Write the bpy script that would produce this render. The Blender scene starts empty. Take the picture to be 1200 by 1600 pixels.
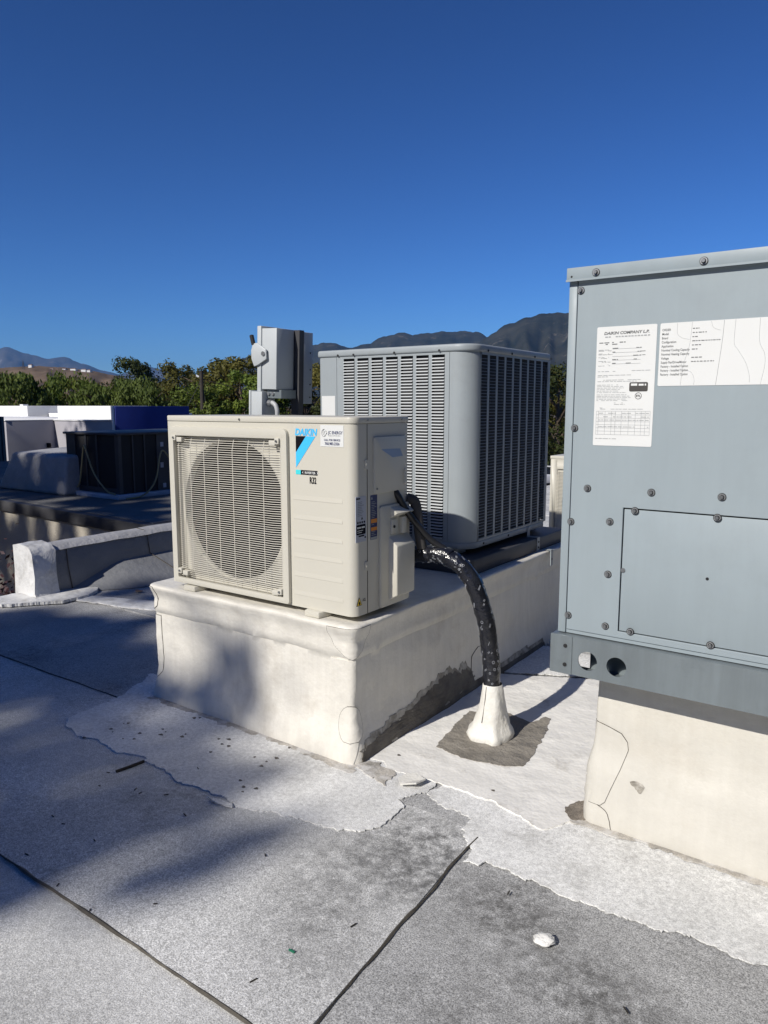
import bpy, bmesh, math, random
from mathutils import Vector, Matrix, noise
random.seed(7)
PI = math.pi; RAD = math.radians
sc = bpy.context.scene
COL = sc.collection

# ------------------------------------------------------------------ camera
cam_d = bpy.data.cameras.new('camera')
cam_d.sensor_fit = 'VERTICAL'; cam_d.sensor_height = 36.0; cam_d.lens = 36.0 * 1155.0 / 1600.0
cam_d.clip_start = 0.05; cam_d.clip_end = 60000
cam = bpy.data.objects.new('camera', cam_d); COL.objects.link(cam)
cam.location = (0, 0, 1.33); cam.rotation_euler = (RAD(90 - 8.13), 0, RAD(35.3))
sc.camera = cam

# ------------------------------------------------------------------ light
SUN_AZ = RAD(8.4); SUN_EL = RAD(36.0)
L = Vector((math.sin(SUN_AZ) * math.cos(SUN_EL), math.cos(SUN_AZ) * math.cos(SUN_EL), -math.sin(SUN_EL)))
w = bpy.data.worlds.new('World'); sc.world = w; w.use_nodes = True
wn = w.node_tree.nodes; wl = w.node_tree.links
bg = wn['Background']
sky = wn.new('ShaderNodeTexSky'); sky.sky_type = 'NISHITA'; sky.sun_disc = False
sky.sun_elevation = SUN_EL; sky.sun_rotation = PI + SUN_AZ
sky.air_density = 1.2; sky.dust_density = 0.0; sky.ozone_density = 10.0; sky.altitude = 2000
hs = wn.new('ShaderNodeMix'); hs.data_type = 'RGBA'; hs.blend_type = 'MULTIPLY'; hs.inputs[0].default_value = 1.0; hs.inputs[7].default_value = (0.92, 0.97, 1.0, 1)
gm = wn.new('ShaderNodeGamma'); gm.inputs[1].default_value = 1.45; wl.new(sky.outputs[0], gm.inputs[0]); wl.new(gm.outputs[0], hs.inputs[6]); wl.new(hs.outputs[2], bg.inputs[0]); bg.inputs[1].default_value = 0.043
sun_d = bpy.data.lights.new('sun', 'SUN'); sun_d.energy = 5.0; sun_d.angle = RAD(0.55); sun_d.color = (1.0, 0.95, 0.87)
sun = bpy.data.objects.new('sun', sun_d); COL.objects.link(sun)
sun.rotation_euler = L.to_track_quat('-Z', 'Y').to_euler(); sun.location = (-3, -20, 15)
sc.view_settings.view_transform = 'Standard'; sc.view_settings.look = 'None'
sc.view_settings.exposure = -0.08; sc.view_settings.gamma = 1.0; sc.view_settings.use_curve_mapping = False
sc.cycles.max_bounces = 6; sc.cycles.use_denoising = True

# ------------------------------------------------------------------ materials
def node(nt, t, **kw):
    n = nt.nodes.new(t)
    for k, v in kw.items(): setattr(n, k, v)
    return n
def noise_node(nt, co, scale, detail=4, rough=0.55):
    n = node(nt, 'ShaderNodeTexNoise'); n.inputs['Scale'].default_value = scale
    n.inputs['Detail'].default_value = detail; n.inputs['Roughness'].default_value = rough
    nt.links.new(co, n.inputs['Vector']); return n.outputs['Fac']
def ramp(nt, fac, a, b, ca=(0, 0, 0), cb=(1, 1, 1)):
    r = node(nt, 'ShaderNodeValToRGB'); r.color_ramp.elements[0].position = a; r.color_ramp.elements[1].position = b
    r.color_ramp.elements[0].color = (*ca, 1); r.color_ramp.elements[1].color = (*cb, 1)
    nt.links.new(fac, r.inputs[0]); return r.outputs[0]
def mix(nt, fac, a, b, mode='MIX'):
    m = node(nt, 'ShaderNodeMix', data_type='RGBA', blend_type=mode)
    for sock, v in ((m.inputs[0], fac), (m.inputs[6], a), (m.inputs[7], b)):
        if hasattr(v, 'links'): nt.links.new(v, sock)
        elif isinstance(v, (int, float)): sock.default_value = v
        else: sock.default_value = (*v, 1)
    return m.outputs[2]
def mat(name, col, rough=0.5, metal=0.0, var=0.12, vscale=4.0, bump=0.0, bscale=150.0, bdist=0.002,
        dirt=None, dscale=2.5, dlo=0.55, dhi=0.75, spec=0.5, coat=0.0, fine=0.0, fscale=300.0, streak=0.0, dent=0.0):
    m = bpy.data.materials.new(name); m.use_nodes = True; nt = m.node_tree
    b = nt.nodes['Principled BSDF']
    b.inputs['Roughness'].default_value = rough; b.inputs['Metallic'].default_value = metal
    b.inputs['Specular IOR Level'].default_value = spec; b.inputs['Coat Weight'].default_value = coat
    tc = node(nt, 'ShaderNodeTexCoord'); co = tc.outputs['Object']
    lo = tuple(c * (1 - var) for c in col); hi = tuple(min(1, c * (1 + var)) for c in col)
    c = ramp(nt, noise_node(nt, co, vscale, 5), 0.3, 0.7, lo, hi)
    if fine:
        f = ramp(nt, noise_node(nt, co, fscale, 2, 0.6), 0.32, 0.68, (1 - fine,) * 3, (1 + fine,) * 3)
        c = mix(nt, 1.0, c, f, 'MULTIPLY')
    if dirt:
        d = ramp(nt, noise_node(nt, co, dscale, 8, 0.65), dlo, dhi)
        c = mix(nt, d, c, dirt)
    if streak:      # rain streaks: noise stretched along the height
        mp = node(nt, 'ShaderNodeMapping'); mp.inputs['Scale'].default_value = (9, 9, 0.9); nt.links.new(co, mp.inputs['Vector'])
        k_ = ramp(nt, noise_node(nt, mp.outputs[0], 3.0, 7, 0.7), 0.35, 0.72, (1.03,) * 3, (1 - streak, 1 - streak * 1.05, 1 - streak * 1.12))
        c = mix(nt, 1.0, c, k_, 'MULTIPLY')
        rg = ramp(nt, noise_node(nt, co, 5.0, 6, 0.7), 0.3, 0.7, (rough * 0.8,) * 3, (min(1, rough * 1.3),) * 3); nt.links.new(rg, b.inputs['Roughness'])
    nt.links.new(c, b.inputs['Base Color'])
    if dent:
        d1 = node(nt, 'ShaderNodeBump'); d1.inputs['Strength'].default_value = dent; d1.inputs['Distance'].default_value = 0.02
        nt.links.new(noise_node(nt, co, 4.0, 2, 0.4), d1.inputs['Height']); nt.links.new(d1.outputs[0], b.inputs['Normal'])
    elif bump:
        bn = node(nt, 'ShaderNodeBump'); bn.inputs['Strength'].default_value = bump; bn.inputs['Distance'].default_value = bdist
        nt.links.new(noise_node(nt, co, bscale, 4, 0.6), bn.inputs['Height']); nt.links.new(bn.outputs[0], b.inputs['Normal'])
    return m
def granules(name, dark, light, blot=0.25, stain=(0.09, 0.09, 0.09), slo=0.60, shi=0.8, sscale=2.2, lo=0.36, hi=0.64, spots=()):
    m = bpy.data.materials.new(name); m.use_nodes = True; nt = m.node_tree; b = nt.nodes['Principled BSDF']
    b.inputs['Roughness'].default_value = 0.85; b.inputs['Specular IOR Level'].default_value = 0.3
    tc = node(nt, 'ShaderNodeTexCoord'); co = tc.outputs['Object']
    g = noise_node(nt, co, 260, 3, 0.75)
    c = ramp(nt, g, lo, hi, dark, light)
    g2 = ramp(nt, noise_node(nt, co, 70, 3, 0.6), 0.3, 0.7, (0.82,) * 3, (1.15,) * 3)
    c = mix(nt, 1.0, c, g2, 'MULTIPLY')
    bl = ramp(nt, noise_node(nt, co, 1.7, 6, 0.6), 0.3, 0.7, (1 - blot,) * 3, (1 + blot * 0.6,) * 3)
    c = mix(nt, 1.0, c, bl, 'MULTIPLY')
    st = ramp(nt, noise_node(nt, co, sscale, 9, 0.75), slo, shi)
    st2 = mix(nt, 1.0, st, ramp(nt, noise_node(nt, co, 60, 4, 0.7), 0.35, 0.6), 'MULTIPLY')
    c = mix(nt, st2, c, stain)
    geo = node(nt, 'ShaderNodeNewGeometry')
    for (sx, sy, sr, amt) in spots:      # grime stains with their own place and ragged shape
        vd = node(nt, 'ShaderNodeVectorMath', operation='DISTANCE'); vd.inputs[1].default_value = (sx, sy, 0.005); nt.links.new(geo.outputs['Position'], vd.inputs[0])
        mr = node(nt, 'ShaderNodeMapRange'); mr.inputs[1].default_value = sr; mr.inputs[2].default_value = sr * 0.2; mr.inputs[3].default_value = 0.0; mr.inputs[4].default_value = amt; nt.links.new(vd.outputs['Value'], mr.inputs[0])
        sp_ = mix(nt, 1.0, mr.outputs[0], ramp(nt, noise_node(nt, co, 22, 8, 0.8), 0.40, 0.62), 'MULTIPLY'); c = mix(nt, sp_, c, stain)
    nt.links.new(c, b.inputs['Base Color'])
    bn = node(nt, 'ShaderNodeBump'); bn.inputs['Strength'].default_value = 0.55; bn.inputs['Distance'].default_value = 0.003
    nt.links.new(noise_node(nt, co, 230, 3, 0.7), bn.inputs['Height']); nt.links.new(bn.outputs[0], b.inputs['Normal'])
    return m
M = {}
M['sheet_a'] = granules('cap_sheet_grey', (0.29, 0.29, 0.285), (0.86, 0.86, 0.845), slo=0.54, shi=0.76, spots=((-1.10, 1.78, 0.30, 0.9), (-1.02, 1.62, 0.2, 0.8), (-1.25, 1.55, 0.28, 0.6), (-1.15, 1.3, 0.25, 0.5)))
M['sheet_b'] = granules('cap_sheet_dark', (0.18, 0.18, 0.18), (0.63, 0.63, 0.622), slo=0.52, shi=0.78, stain=(0.06, 0.058, 0.055), spots=((-0.80, 1.66, 0.25, 0.8), (-0.52, 1.52, 0.25, 0.8), (-0.35, 1.45, 0.2, 0.7), (-0.72, 1.3, 0.2, 0.5)))
M['sheet_c'] = granules('cap_sheet_pale', (0.34, 0.34, 0.335), (0.78, 0.78, 0.76), slo=0.62, shi=0.85)
M['coat_gran'] = granules('white_coat_granular', (0.49, 0.49, 0.48), (0.84, 0.84, 0.82), blot=0.22, stain=(0.33, 0.32, 0.30), slo=0.50, shi=0.76, sscale=3.2, lo=0.3, hi=0.56)
M['mastic'] = mat('white_mastic', (0.80, 0.785, 0.745), 0.5, var=0.08, vscale=6, bump=0.45, bscale=7, bdist=0.03, dirt=(0.42, 0.39, 0.34), dscale=7, dlo=0.60, dhi=0.78)
M['mud'] = mat('grey_cement', (0.235, 0.215, 0.185), 0.75, var=0.25, vscale=9, bump=1.0, bscale=14, bdist=0.02, fine=0.12)
M['dirt'] = mat('brown_dirt', (0.22, 0.19, 0.155), 0.9, var=0.3, vscale=20, bump=0.8, bscale=90, bdist=0.006, fine=0.3, fscale=200)
M['dirt2'] = mat('pale_grime', (0.40, 0.375, 0.335), 0.9, var=0.35, vscale=16, bump=0.6, bscale=60, bdist=0.006, dirt=(0.58, 0.565, 0.54), dscale=14, dlo=0.48, dhi=0.6, fine=0.2, fscale=200)
M['bead'] = mat('asphalt_bead', (0.075, 0.066, 0.052), 0.7, var=0.35, vscale=25, bump=0.6, bscale=60, bdist=0.004)
M['tar'] = mat('black_tar', (0.11, 0.097, 0.080), 0.6, var=0.4, vscale=14, bump=0.8, bscale=40, bdist=0.01)
M['membrane'] = mat('cream_membrane', (0.585, 0.565, 0.51), 0.5, var=0.07, vscale=3.5, bump=0.25, bscale=12, bdist=0.02, dirt=(0.50, 0.465, 0.40), dscale=2.6, dlo=0.54, dhi=0.82, streak=0.04)
M['membrane_main'] = mat('off_white_membrane', (0.715, 0.69, 0.625), 0.42, var=0.06, vscale=3.5, bump=0.35, bscale=9, bdist=0.025, dirt=(0.52, 0.48, 0.41), dscale=3.4, dlo=0.55, dhi=0.80, streak=0.09)
M['membrane_w'] = mat('white_membrane', (0.67, 0.645, 0.58), 0.45, var=0.05, vscale=4, bump=0.25, bscale=14, bdist=0.02, dirt=(0.58, 0.54, 0.47), dscale=5, dlo=0.60, dhi=0.8)
M['smear'] = mat('smeared_grime', (0.26, 0.24, 0.20), 0.7, var=0.4, vscale=18, bump=0.4, bscale=40, bdist=0.006, dirt=(0.50, 0.475, 0.425), dscale=16, dlo=0.45, dhi=0.6)
M['edge_dirt'] = mat('lap_edge_dirt', (0.07, 0.06, 0.05), 0.9)
M['ivory'] = mat('ivory_paint', (0.555, 0.535, 0.465), 0.42, var=0.018, vscale=2, bump=0.04, bscale=500, bdist=0.0005, dirt=(0.51, 0.485, 0.41), dscale=3, dlo=0.62, dhi=0.85)
M['ivory_shroud'] = mat('ivory_plastic', (0.55, 0.53, 0.46), 0.3, var=0.03)
M['wire'] = mat('grille_wire', (0.58, 0.555, 0.485), 0.4, var=0.03)
M['fan'] = mat('fan_plastic', (0.006, 0.006, 0.007), 0.22, var=0.2)
M['black'] = mat('black_interior', (0.008, 0.008, 0.010), 0.7, var=0.2)
M['coil'] = mat('dark_coil', (0.012, 0.013, 0.018), 0.6, var=0.3, vscale=30, bump=0.6, bscale=300)
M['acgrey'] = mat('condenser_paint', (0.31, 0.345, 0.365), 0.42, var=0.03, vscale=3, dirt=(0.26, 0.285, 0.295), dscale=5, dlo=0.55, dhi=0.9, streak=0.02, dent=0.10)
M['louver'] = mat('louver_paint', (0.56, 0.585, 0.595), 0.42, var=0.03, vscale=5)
M['pkg'] = mat('package_paint', (0.275, 0.325, 0.352), 0.45, var=0.022, vscale=1.6, bump=0.03, bscale=600, bdist=0.0005, dirt=(0.24, 0.28, 0.30), dscale=3.2, dlo=0.55, dhi=0.9, streak=0.02, dent=0.10)
M['rail'] = mat('galvanised_rail', (0.205, 0.238, 0.255), 0.38, 0.35, var=0.07, vscale=5, dirt=(0.15, 0.175, 0.19), dscale=9, dlo=0.55, dhi=0.85, streak=0.12, dent=0.10)
M['disc'] = mat('disconnect_paint', (0.47, 0.50, 0.515), 0.4, var=0.03)
M['steel'] = mat('zinc_steel', (0.45, 0.46, 0.47), 0.35, 0.8, var=0.1)
M['screw'] = mat('screw_steel', (0.25, 0.26, 0.27), 0.35, 0.8, var=0.15)
M['rubber'] = mat('rubber_washer', (0.015, 0.015, 0.016), 0.6)
M['label'] = mat('paper_label', (0.68, 0.69, 0.68), 0.35, var=0.02)
M['label_g'] = mat('silver_label', (0.42, 0.44, 0.50), 0.35, var=0.04)
M['ink'] = mat('black_ink', (0.006, 0.006, 0.010), 0.6, spec=0.1)
M['ink_g'] = mat('grey_ink', (0.13, 0.135, 0.14), 0.5)
M['ink_l'] = mat('pale_grey_ink', (0.33, 0.345, 0.35), 0.5)
M['crease'] = mat('label_crease_grey', (0.50, 0.515, 0.515), 0.5)
M['navy_ink'] = mat('navy_ink', (0.03, 0.04, 0.12), 0.5)
M['cyan'] = mat('logo_cyan', (0.055, 0.50, 0.90), 0.4, var=0.02)
M['teal'] = mat('logo_teal', (0.06, 0.62, 0.68), 0.4, var=0.02)
M['yellow'] = mat('warning_yellow', (0.75, 0.52, 0.03), 0.4)
M['orange'] = mat('warning_orange', (0.70, 0.25, 0.03), 0.4)
M['bluepatch'] = mat('blue_grey_patch', (0.24, 0.32, 0.46), 0.5, var=0.06)
M['tape'] = mat('black_tape', (0.010, 0.011, 0.016), 0.2, var=0.4, vscale=18, bump=0.7, bscale=22, bdist=0.012, spec=0.6)
M['tapeprint'] = mat('tape_print', (0.40, 0.42, 0.46), 0.4, var=0.3, vscale=40)
M['cable'] = mat('black_cable', (0.012, 0.012, 0.014), 0.4, bump=0.3, bscale=200)
M['foam'] = mat('grey_foam', (0.055, 0.052, 0.05), 0.8, bump=0.4, bscale=120)
M['conduit'] = mat('grey_conduit', (0.42, 0.43, 0.44), 0.45)
M['boot'] = mat('white_boot', (0.70, 0.685, 0.635), 0.5, var=0.06, vscale=14, bump=0.6, bscale=22, bdist=0.012, dirt=(0.45, 0.40, 0.32), dscale=14, dlo=0.60, dhi=0.76)
M['bldwall'] = mat('neighbour_stucco', (0.46, 0.42, 0.35), 0.9, var=0.1, vscale=1.2, bump=0.6, bscale=60, bdist=0.01)
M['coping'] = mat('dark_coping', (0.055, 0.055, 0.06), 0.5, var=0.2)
M['nroof'] = granules('neighbour_roofing', (0.08, 0.08, 0.08), (0.24, 0.24, 0.24))
M['greycoat'] = mat('grey_coating', (0.36, 0.36, 0.37), 0.7, var=0.12, vscale=4, bump=0.6, bscale=18, bdist=0.02)
M['parapet'] = mat('parapet_membrane', (0.19, 0.195, 0.205), 0.65, var=0.12, vscale=3, bump=0.5, bscale=14, bdist=0.02)
M['whitecoat'] = mat('thick_white_coat', (0.62, 0.62, 0.615), 0.5, var=0.14, vscale=7, bump=0.5, bscale=11, bdist=0.03, dirt=(0.36, 0.35, 0.33), dscale=8, dlo=0.50, dhi=0.72)
M['oldblack'] = mat('dark_unit_paint', (0.045, 0.047, 0.055), 0.5, var=0.2, vscale=4)
M['oldcoil'] = mat('dark_unit_coil', (0.012, 0.012, 0.015), 0.7, bump=0.5, bscale=200)
M['hose_y'] = mat('yellow_cable', (0.34, 0.29, 0.15), 0.5)
M['sleeper'] = mat('painted_sleeper', (0.50, 0.53, 0.60), 0.6, var=0.15)
M['stucco_w'] = mat('white_stucco', (0.80, 0.80, 0.79), 0.85, var=0.03, vscale=1.5)
M['stucco_g'] = mat('lilac_grey_stucco', (0.36, 0.35, 0.38), 0.85, var=0.05, vscale=1.5, bump=0.3, bscale=40)
M['blue'] = mat('royal_blue_paint', (0.012, 0.030, 0.22), 0.7, var=0.06)
M['tealmetal'] = mat('teal_sheet_metal', (0.05, 0.11, 0.14), 0.45, var=0.08)
M['bark'] = mat('bark', (0.09, 0.065, 0.045), 0.9, var=0.3, vscale=6, bump=0.8, bscale=12, bdist=0.05)
M['pole'] = mat('creosote_wood', (0.035, 0.028, 0.022), 0.85, var=0.3)
M['asphalt'] = mat('asphalt', (0.055, 0.055, 0.058), 0.9, var=0.2, vscale=0.1)
M['earth'] = mat('dry_ground', (0.20, 0.16, 0.11), 0.95, var=0.3, vscale=0.02)
M['stone'] = mat('white_stone', (0.74, 0.73, 0.70), 0.8, var=0.1, vscale=30, bump=0.8, bscale=60, bdist=0.01)
M['twig'] = mat('dark_twig', (0.03, 0.025, 0.02), 0.9)
M['greenbit'] = mat('green_plastic', (0.01, 0.16, 0.09), 0.4)
M['carwhite'] = mat('white_car_paint', (0.75, 0.76, 0.78), 0.25, coat=0.5)
M['cardark'] = mat('dark_car_paint', (0.03, 0.03, 0.035), 0.25, coat=0.5)
M['glass'] = mat('dark_glass', (0.01, 0.012, 0.015), 0.05)
M['rooftile'] = mat('house_roof', (0.22, 0.14, 0.10), 0.9)
M['housewall'] = mat('house_wall', (0.78, 0.76, 0.72), 0.9)
M['redleaf'] = mat('maroon_leaf', (0.05, 0.018, 0.022), 0.6)
def leafmat(name, c1, c2, scale=0.35):
    m = bpy.data.materials.new(name); m.use_nodes = True; nt = m.node_tree; b = nt.nodes['Principled BSDF']
    b.inputs['Roughness'].default_value = 0.6; b.inputs['Specular IOR Level'].default_value = 0.25
    tc = node(nt, 'ShaderNodeTexCoord')
    c = ramp(nt, noise_node(nt, tc.outputs['Object'], scale, 4, 0.7), 0.35, 0.65, c1, c2)
    oi = node(nt, 'ShaderNodeObjectInfo')
    v = ramp(nt, oi.outputs['Random'], 0.0, 1.0, (0.72, 0.72, 0.72), (1.2, 1.15, 1.05))
    c = mix(nt, 1.0, c, v, 'MULTIPLY')
    nt.links.new(c, b.inputs['Base Color'])
    tr = node(nt, 'ShaderNodeBsdfTranslucent'); nt.links.new(c, tr.inputs[0])
    mx = node(nt, 'ShaderNodeMixShader'); mx.inputs[0].default_value = 0.3
    nt.links.new(b.outputs[0], mx.inputs[1]); nt.links.new(tr.outputs[0], mx.inputs[2])
    nt.links.new(mx.outputs[0], nt.nodes['Material Output'].inputs[0])
    return m
M['leaf_pepper'] = leafmat('leaf_pepper', (0.065, 0.098, 0.020), (0.150, 0.195, 0.045))
M['leaf_olive'] = leafmat('leaf_olive', (0.066, 0.070, 0.016), (0.165, 0.150, 0.036))
M['leaf_dark'] = leafmat('leaf_dark', (0.022, 0.034, 0.010), (0.058, 0.072, 0.018))
M['leaf_bright'] = leafmat('leaf_bright', (0.070, 0.115, 0.018), (0.175, 0.225, 0.040))
def mountmat(name, c1, c2, c3, s):
    m = bpy.data.materials.new(name); m.use_nodes = True; nt = m.node_tree; b = nt.nodes['Principled BSDF']
    b.inputs['Roughness'].default_value = 1.0; b.inputs['Specular IOR Level'].default_value = 0.0
    tc = node(nt, 'ShaderNodeTexCoord'); co = tc.outputs['Object']
    c = ramp(nt, noise_node(nt, co, s, 6, 0.65), 0.35, 0.65, c1, c2)
    r = ramp(nt, noise_node(nt, co, s * 2.2, 8, 0.8), 0.58, 0.68)
    nt.links.new(mix(nt, r, c, c3), b.inputs['Base Color'])
    return m
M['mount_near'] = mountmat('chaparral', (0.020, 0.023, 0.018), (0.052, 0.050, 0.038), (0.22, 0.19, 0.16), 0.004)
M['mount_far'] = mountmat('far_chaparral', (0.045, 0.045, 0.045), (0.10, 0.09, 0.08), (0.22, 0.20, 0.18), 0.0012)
M['hill'] = mountmat('dry_hill', (0.11, 0.078, 0.052), (0.18, 0.13, 0.088), (0.05, 0.05, 0.03), 0.02)

# ------------------------------------------------------------------ mesh helpers
class MB:
    def __init__(s): s.v = []; s.f = []; s.mi = []
    def add(s, verts, faces, mi=0):
        o = len(s.v); s.v += [tuple(p) for p in verts]
        s.f += [tuple(i + o for i in f) for f in faces]; s.mi += [mi] * len(faces); return s
    def box(s, x0, x1, y0, y1, z0, z1, mi=0, mtx=None):
        vs = [Vector((x, y, z)) for z in (z0, z1) for y in (y0, y1) for x in (x0, x1)]
        if mtx: vs = [mtx @ p for p in vs]
        return s.add(vs, [(0, 2, 3, 1), (4, 5, 7, 6), (0, 1, 5, 4), (2, 6, 7, 3), (0, 4, 6, 2), (1, 3, 7, 5)], mi)
    def quad(s, a, b, c, d, mi=0): return s.add([a, b, c, d], [(0, 1, 2, 3)], mi)
    def prism(s, poly, h0, h1, axis='z', mi=0):
        n = len(poly)
        def P(p, h): return (p[0], p[1], h) if axis == 'z' else ((p[0], h, p[1]) if axis == 'y' else (h, p[0], p[1]))
        vs = [P(p, h0) for p in poly] + [P(p, h1) for p in poly]
        fs = [tuple(range(n - 1, -1, -1)), tuple(range(n, 2 * n))] + [(i, (i + 1) % n, n + (i + 1) % n, n + i) for i in range(n)]
        return s.add(vs, fs, mi)
    def tube(s, pts, r, n=10, mi=0, caps=True, closed=False):
        pts = [Vector(p) for p in pts]; m = len(pts)
        rs = r if isinstance(r, (list, tuple)) else [r] * m
        prev = None; vs = []
        for i, p in enumerate(pts):
            t = (pts[min(i + 1, m - 1)] - pts[max(i - 1, 0)]).normalized()
            if prev is None:
                a = Vector((0, 0, 1)) if abs(t.z) < 0.9 else Vector((1, 0, 0))
                prev = t.cross(a).normalized()
            prev = (prev - t * prev.dot(t)).normalized(); bt = t.cross(prev)
            for k in range(n):
                an = 2 * PI * k / n; vs.append(p + (prev * math.cos(an) + bt * math.sin(an)) * rs[i])
        fs = [(i * n + k, i * n + (k + 1) % n, (i + 1) * n + (k + 1) % n, (i + 1) * n + k) for i in range(m - 1) for k in range(n)]
        if caps: fs += [tuple(range(n - 1, -1, -1)), tuple((m - 1) * n + k for k in range(n))]
        return s.add(vs, fs, mi)
    def cyl(s, a, b, r, n=16, mi=0): return s.tube([a, b], r, n, mi)
    def lathe(s, prof, c, axis='z', n=32, mi=0):
        vs = []
        for (r, h) in prof:
            for k in range(n):
                an = 2 * PI * k / n; x, y = r * math.cos(an), r * math.sin(an)
                vs.append((c[0] + x, c[1] + y, c[2] + h) if axis == 'z' else ((c[0] + x, c[1] + h, c[2] + y) if axis == 'y' else (c[0] + h, c[1] + x, c[2] + y)))
        fs = [(i * n + k, i * n + (k + 1) % n, (i + 1) * n + (k + 1) % n, (i + 1) * n + k) for i in range(len(prof) - 1) for k in range(n)]
        return s.add(vs, fs, mi)
    def holed(s, outer, holes, h0, h1, axis='y', mi=0):
        """plate with holes between h0 and h1 along axis"""
        bm = bmesh.new()
        loops = []
        for lp in [outer] + holes:
            vs = [bm.verts.new((p[0], p[1], 0)) for p in lp]; loops.append(vs)
            for i in range(len(vs)): bm.edges.new((vs[i], vs[(i + 1) % len(vs)]))
        bmesh.ops.triangle_fill(bm, use_beauty=True, use_dissolve=False, edges=bm.edges[:])
        bm.verts.index_update()
        tv = [v.co.copy() for v in bm.verts]; tf = [[v.index for v in f.verts] for f in bm.faces]
        idx = [[v.index for v in l] for l in loops]; bm.free()
        def P(p, h): return (p.x, p.y, h) if axis == 'z' else ((p.x, h, p.y) if axis == 'y' else (h, p.x, p.y))
        n = len(tv)
        s.add([P(p, h0) for p in tv] + [P(p, h1) for p in tv],
              [tuple(f) for f in tf] + [tuple(i + n for i in reversed(f)) for f in tf] +
              [(l[i], l[(i + 1) % len(l)], l[(i + 1) % len(l)] + n, l[i] + n) for l in idx for i in range(len(l))], mi)
        return s
    def text(s, body, size, org, face='front', bold=0.0, shear=0.0, xs=1.0, mi=0, align='LEFT', res=3):
        cu = bpy.data.curves.new('t', 'FONT'); cu.body = body; cu.size = size; cu.offset = bold * size
        cu.shear = shear; cu.align_x = align; cu.resolution_u = res
        o = bpy.data.objects.new('t', cu); COL.objects.link(o)
        dg = bpy.context.evaluated_depsgraph_get(); me = bpy.data.meshes.new_from_object(o.evaluated_get(dg))
        vs = []
        for v in me.vertices:
            a, b = v.co.x * xs, v.co.y
            vs.append((org[0] + a, org[1], org[2] + b) if face == 'front' else (org[0], org[1] + a, org[2] + b))
        s.add(vs, [tuple(p.vertices) for p in me.polygons], mi)
        bpy.data.objects.remove(o); bpy.data.curves.remove(cu); bpy.data.meshes.remove(me)
        return s
def off(o):
    p = Vector((0, 0, 0))
    while o: p = p + o.location; o = o.parent
    return p
def build(name, mb, m, parent=None, bevel=0, seg=2, smooth=0, origin=None, recalc=True):
    me = bpy.data.meshes.new(name)
    d = off(parent) if parent else Vector((0, 0, 0))
    org = Vector(origin) if origin is not None else d
    me.from_pydata([tuple(Vector(p) - org) for p in mb.v], [], mb.f)
    for i, k in enumerate(mb.mi): me.polygons[i].material_index = k
    ms = m if isinstance(m, (list, tuple)) else [m]
    for k in ms: me.materials.append(M[k] if isinstance(k, str) else k)
    bm = bmesh.new(); bm.from_mesh(me)
    if bevel or smooth: bmesh.ops.remove_doubles(bm, verts=bm.verts[:], dist=1e-6)
    if recalc: bmesh.ops.recalc_face_normals(bm, faces=bm.faces[:])
    if bevel:
        es = [e for e in bm.edges if len(e.link_faces) == 2 and e.calc_face_angle(0) > RAD(35)]
        bmesh.ops.bevel(bm, geom=es, offset=bevel, segments=seg, affect='EDGES', profile=0.5, clamp_overlap=True)
    bm.to_mesh(me); bm.free()
    if smooth or bevel:
        for p in me.polygons: p.use_smooth = True
        me.set_sharp_from_angle(angle=RAD(smooth or 40))
    o = bpy.data.objects.new(name, me); COL.objects.link(o)
    if parent: o.parent = parent
    if name in ('label_print', 'tape_printing', 'sticker_print', 'label_table', 'badge_print'): o['kind'] = 'stuff'
    o.location = org - d
    return o
def tag(o, label, cat=None, group=None, kind=None):
    o['label'] = label
    if cat: o['category'] = cat
    if group: o['group'] = group
    if kind: o['kind'] = kind
    return o
def thing(name, label, cat, loc, group=None):
    o = bpy.data.objects.new(name, None); o.empty_display_size = 0.1; COL.objects.link(o); o.location = loc
    return tag(o, label, cat, group)
def rrect(x0, x1, y0, y1, r, n=6):
    rs = r if isinstance(r, (list, tuple)) else [r] * 4   # order: x0y0, x1y0, x1y1, x0y1
    out = []
    for (cx, cy, a0, q) in ((x0 + rs[0], y0 + rs[0], PI, 0), (x1 - rs[1], y0 + rs[1], 1.5 * PI, 1), (x1 - rs[2], y1 - rs[2], 0, 2), (x0 + rs[3], y1 - rs[3], 0.5 * PI, 3)):
        if rs[q] < 1e-5: out.append((cx, cy)); continue
        for k in range(n + 1):
            a = a0 + 0.5 * PI * k / n; out.append((cx + rs[q] * math.cos(a), cy + rs[q] * math.sin(a)))
    return out
def circle(cx, cy, r, n=32): return [(cx + r * math.cos(2 * PI * k / n), cy + r * math.sin(2 * PI * k / n)) for k in range(n)]
def nz(x, y=0, z=0, f=1.0): return noise.noise(Vector((x * f, y * f, z * f)))
def spline(pts, n=8):
    pts = [Vector(p) for p in pts]; out = []
    P = [pts[0] * 2 - pts[1]] + pts + [pts[-1] * 2 - pts[-2]]
    for i in range(1, len(P) - 2):
        for k in range(n):
            t = k / n
            out.append(0.5 * ((2 * P[i]) + (P[i + 1] - P[i - 1]) * t + (2 * P[i - 1] - 5 * P[i] + 4 * P[i + 1] - P[i + 2]) * t * t + (3 * P[i] - P[i - 1] - 3 * P[i + 1] + P[i + 2]) * t ** 3))
    out.append(pts[-1]); return out

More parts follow.
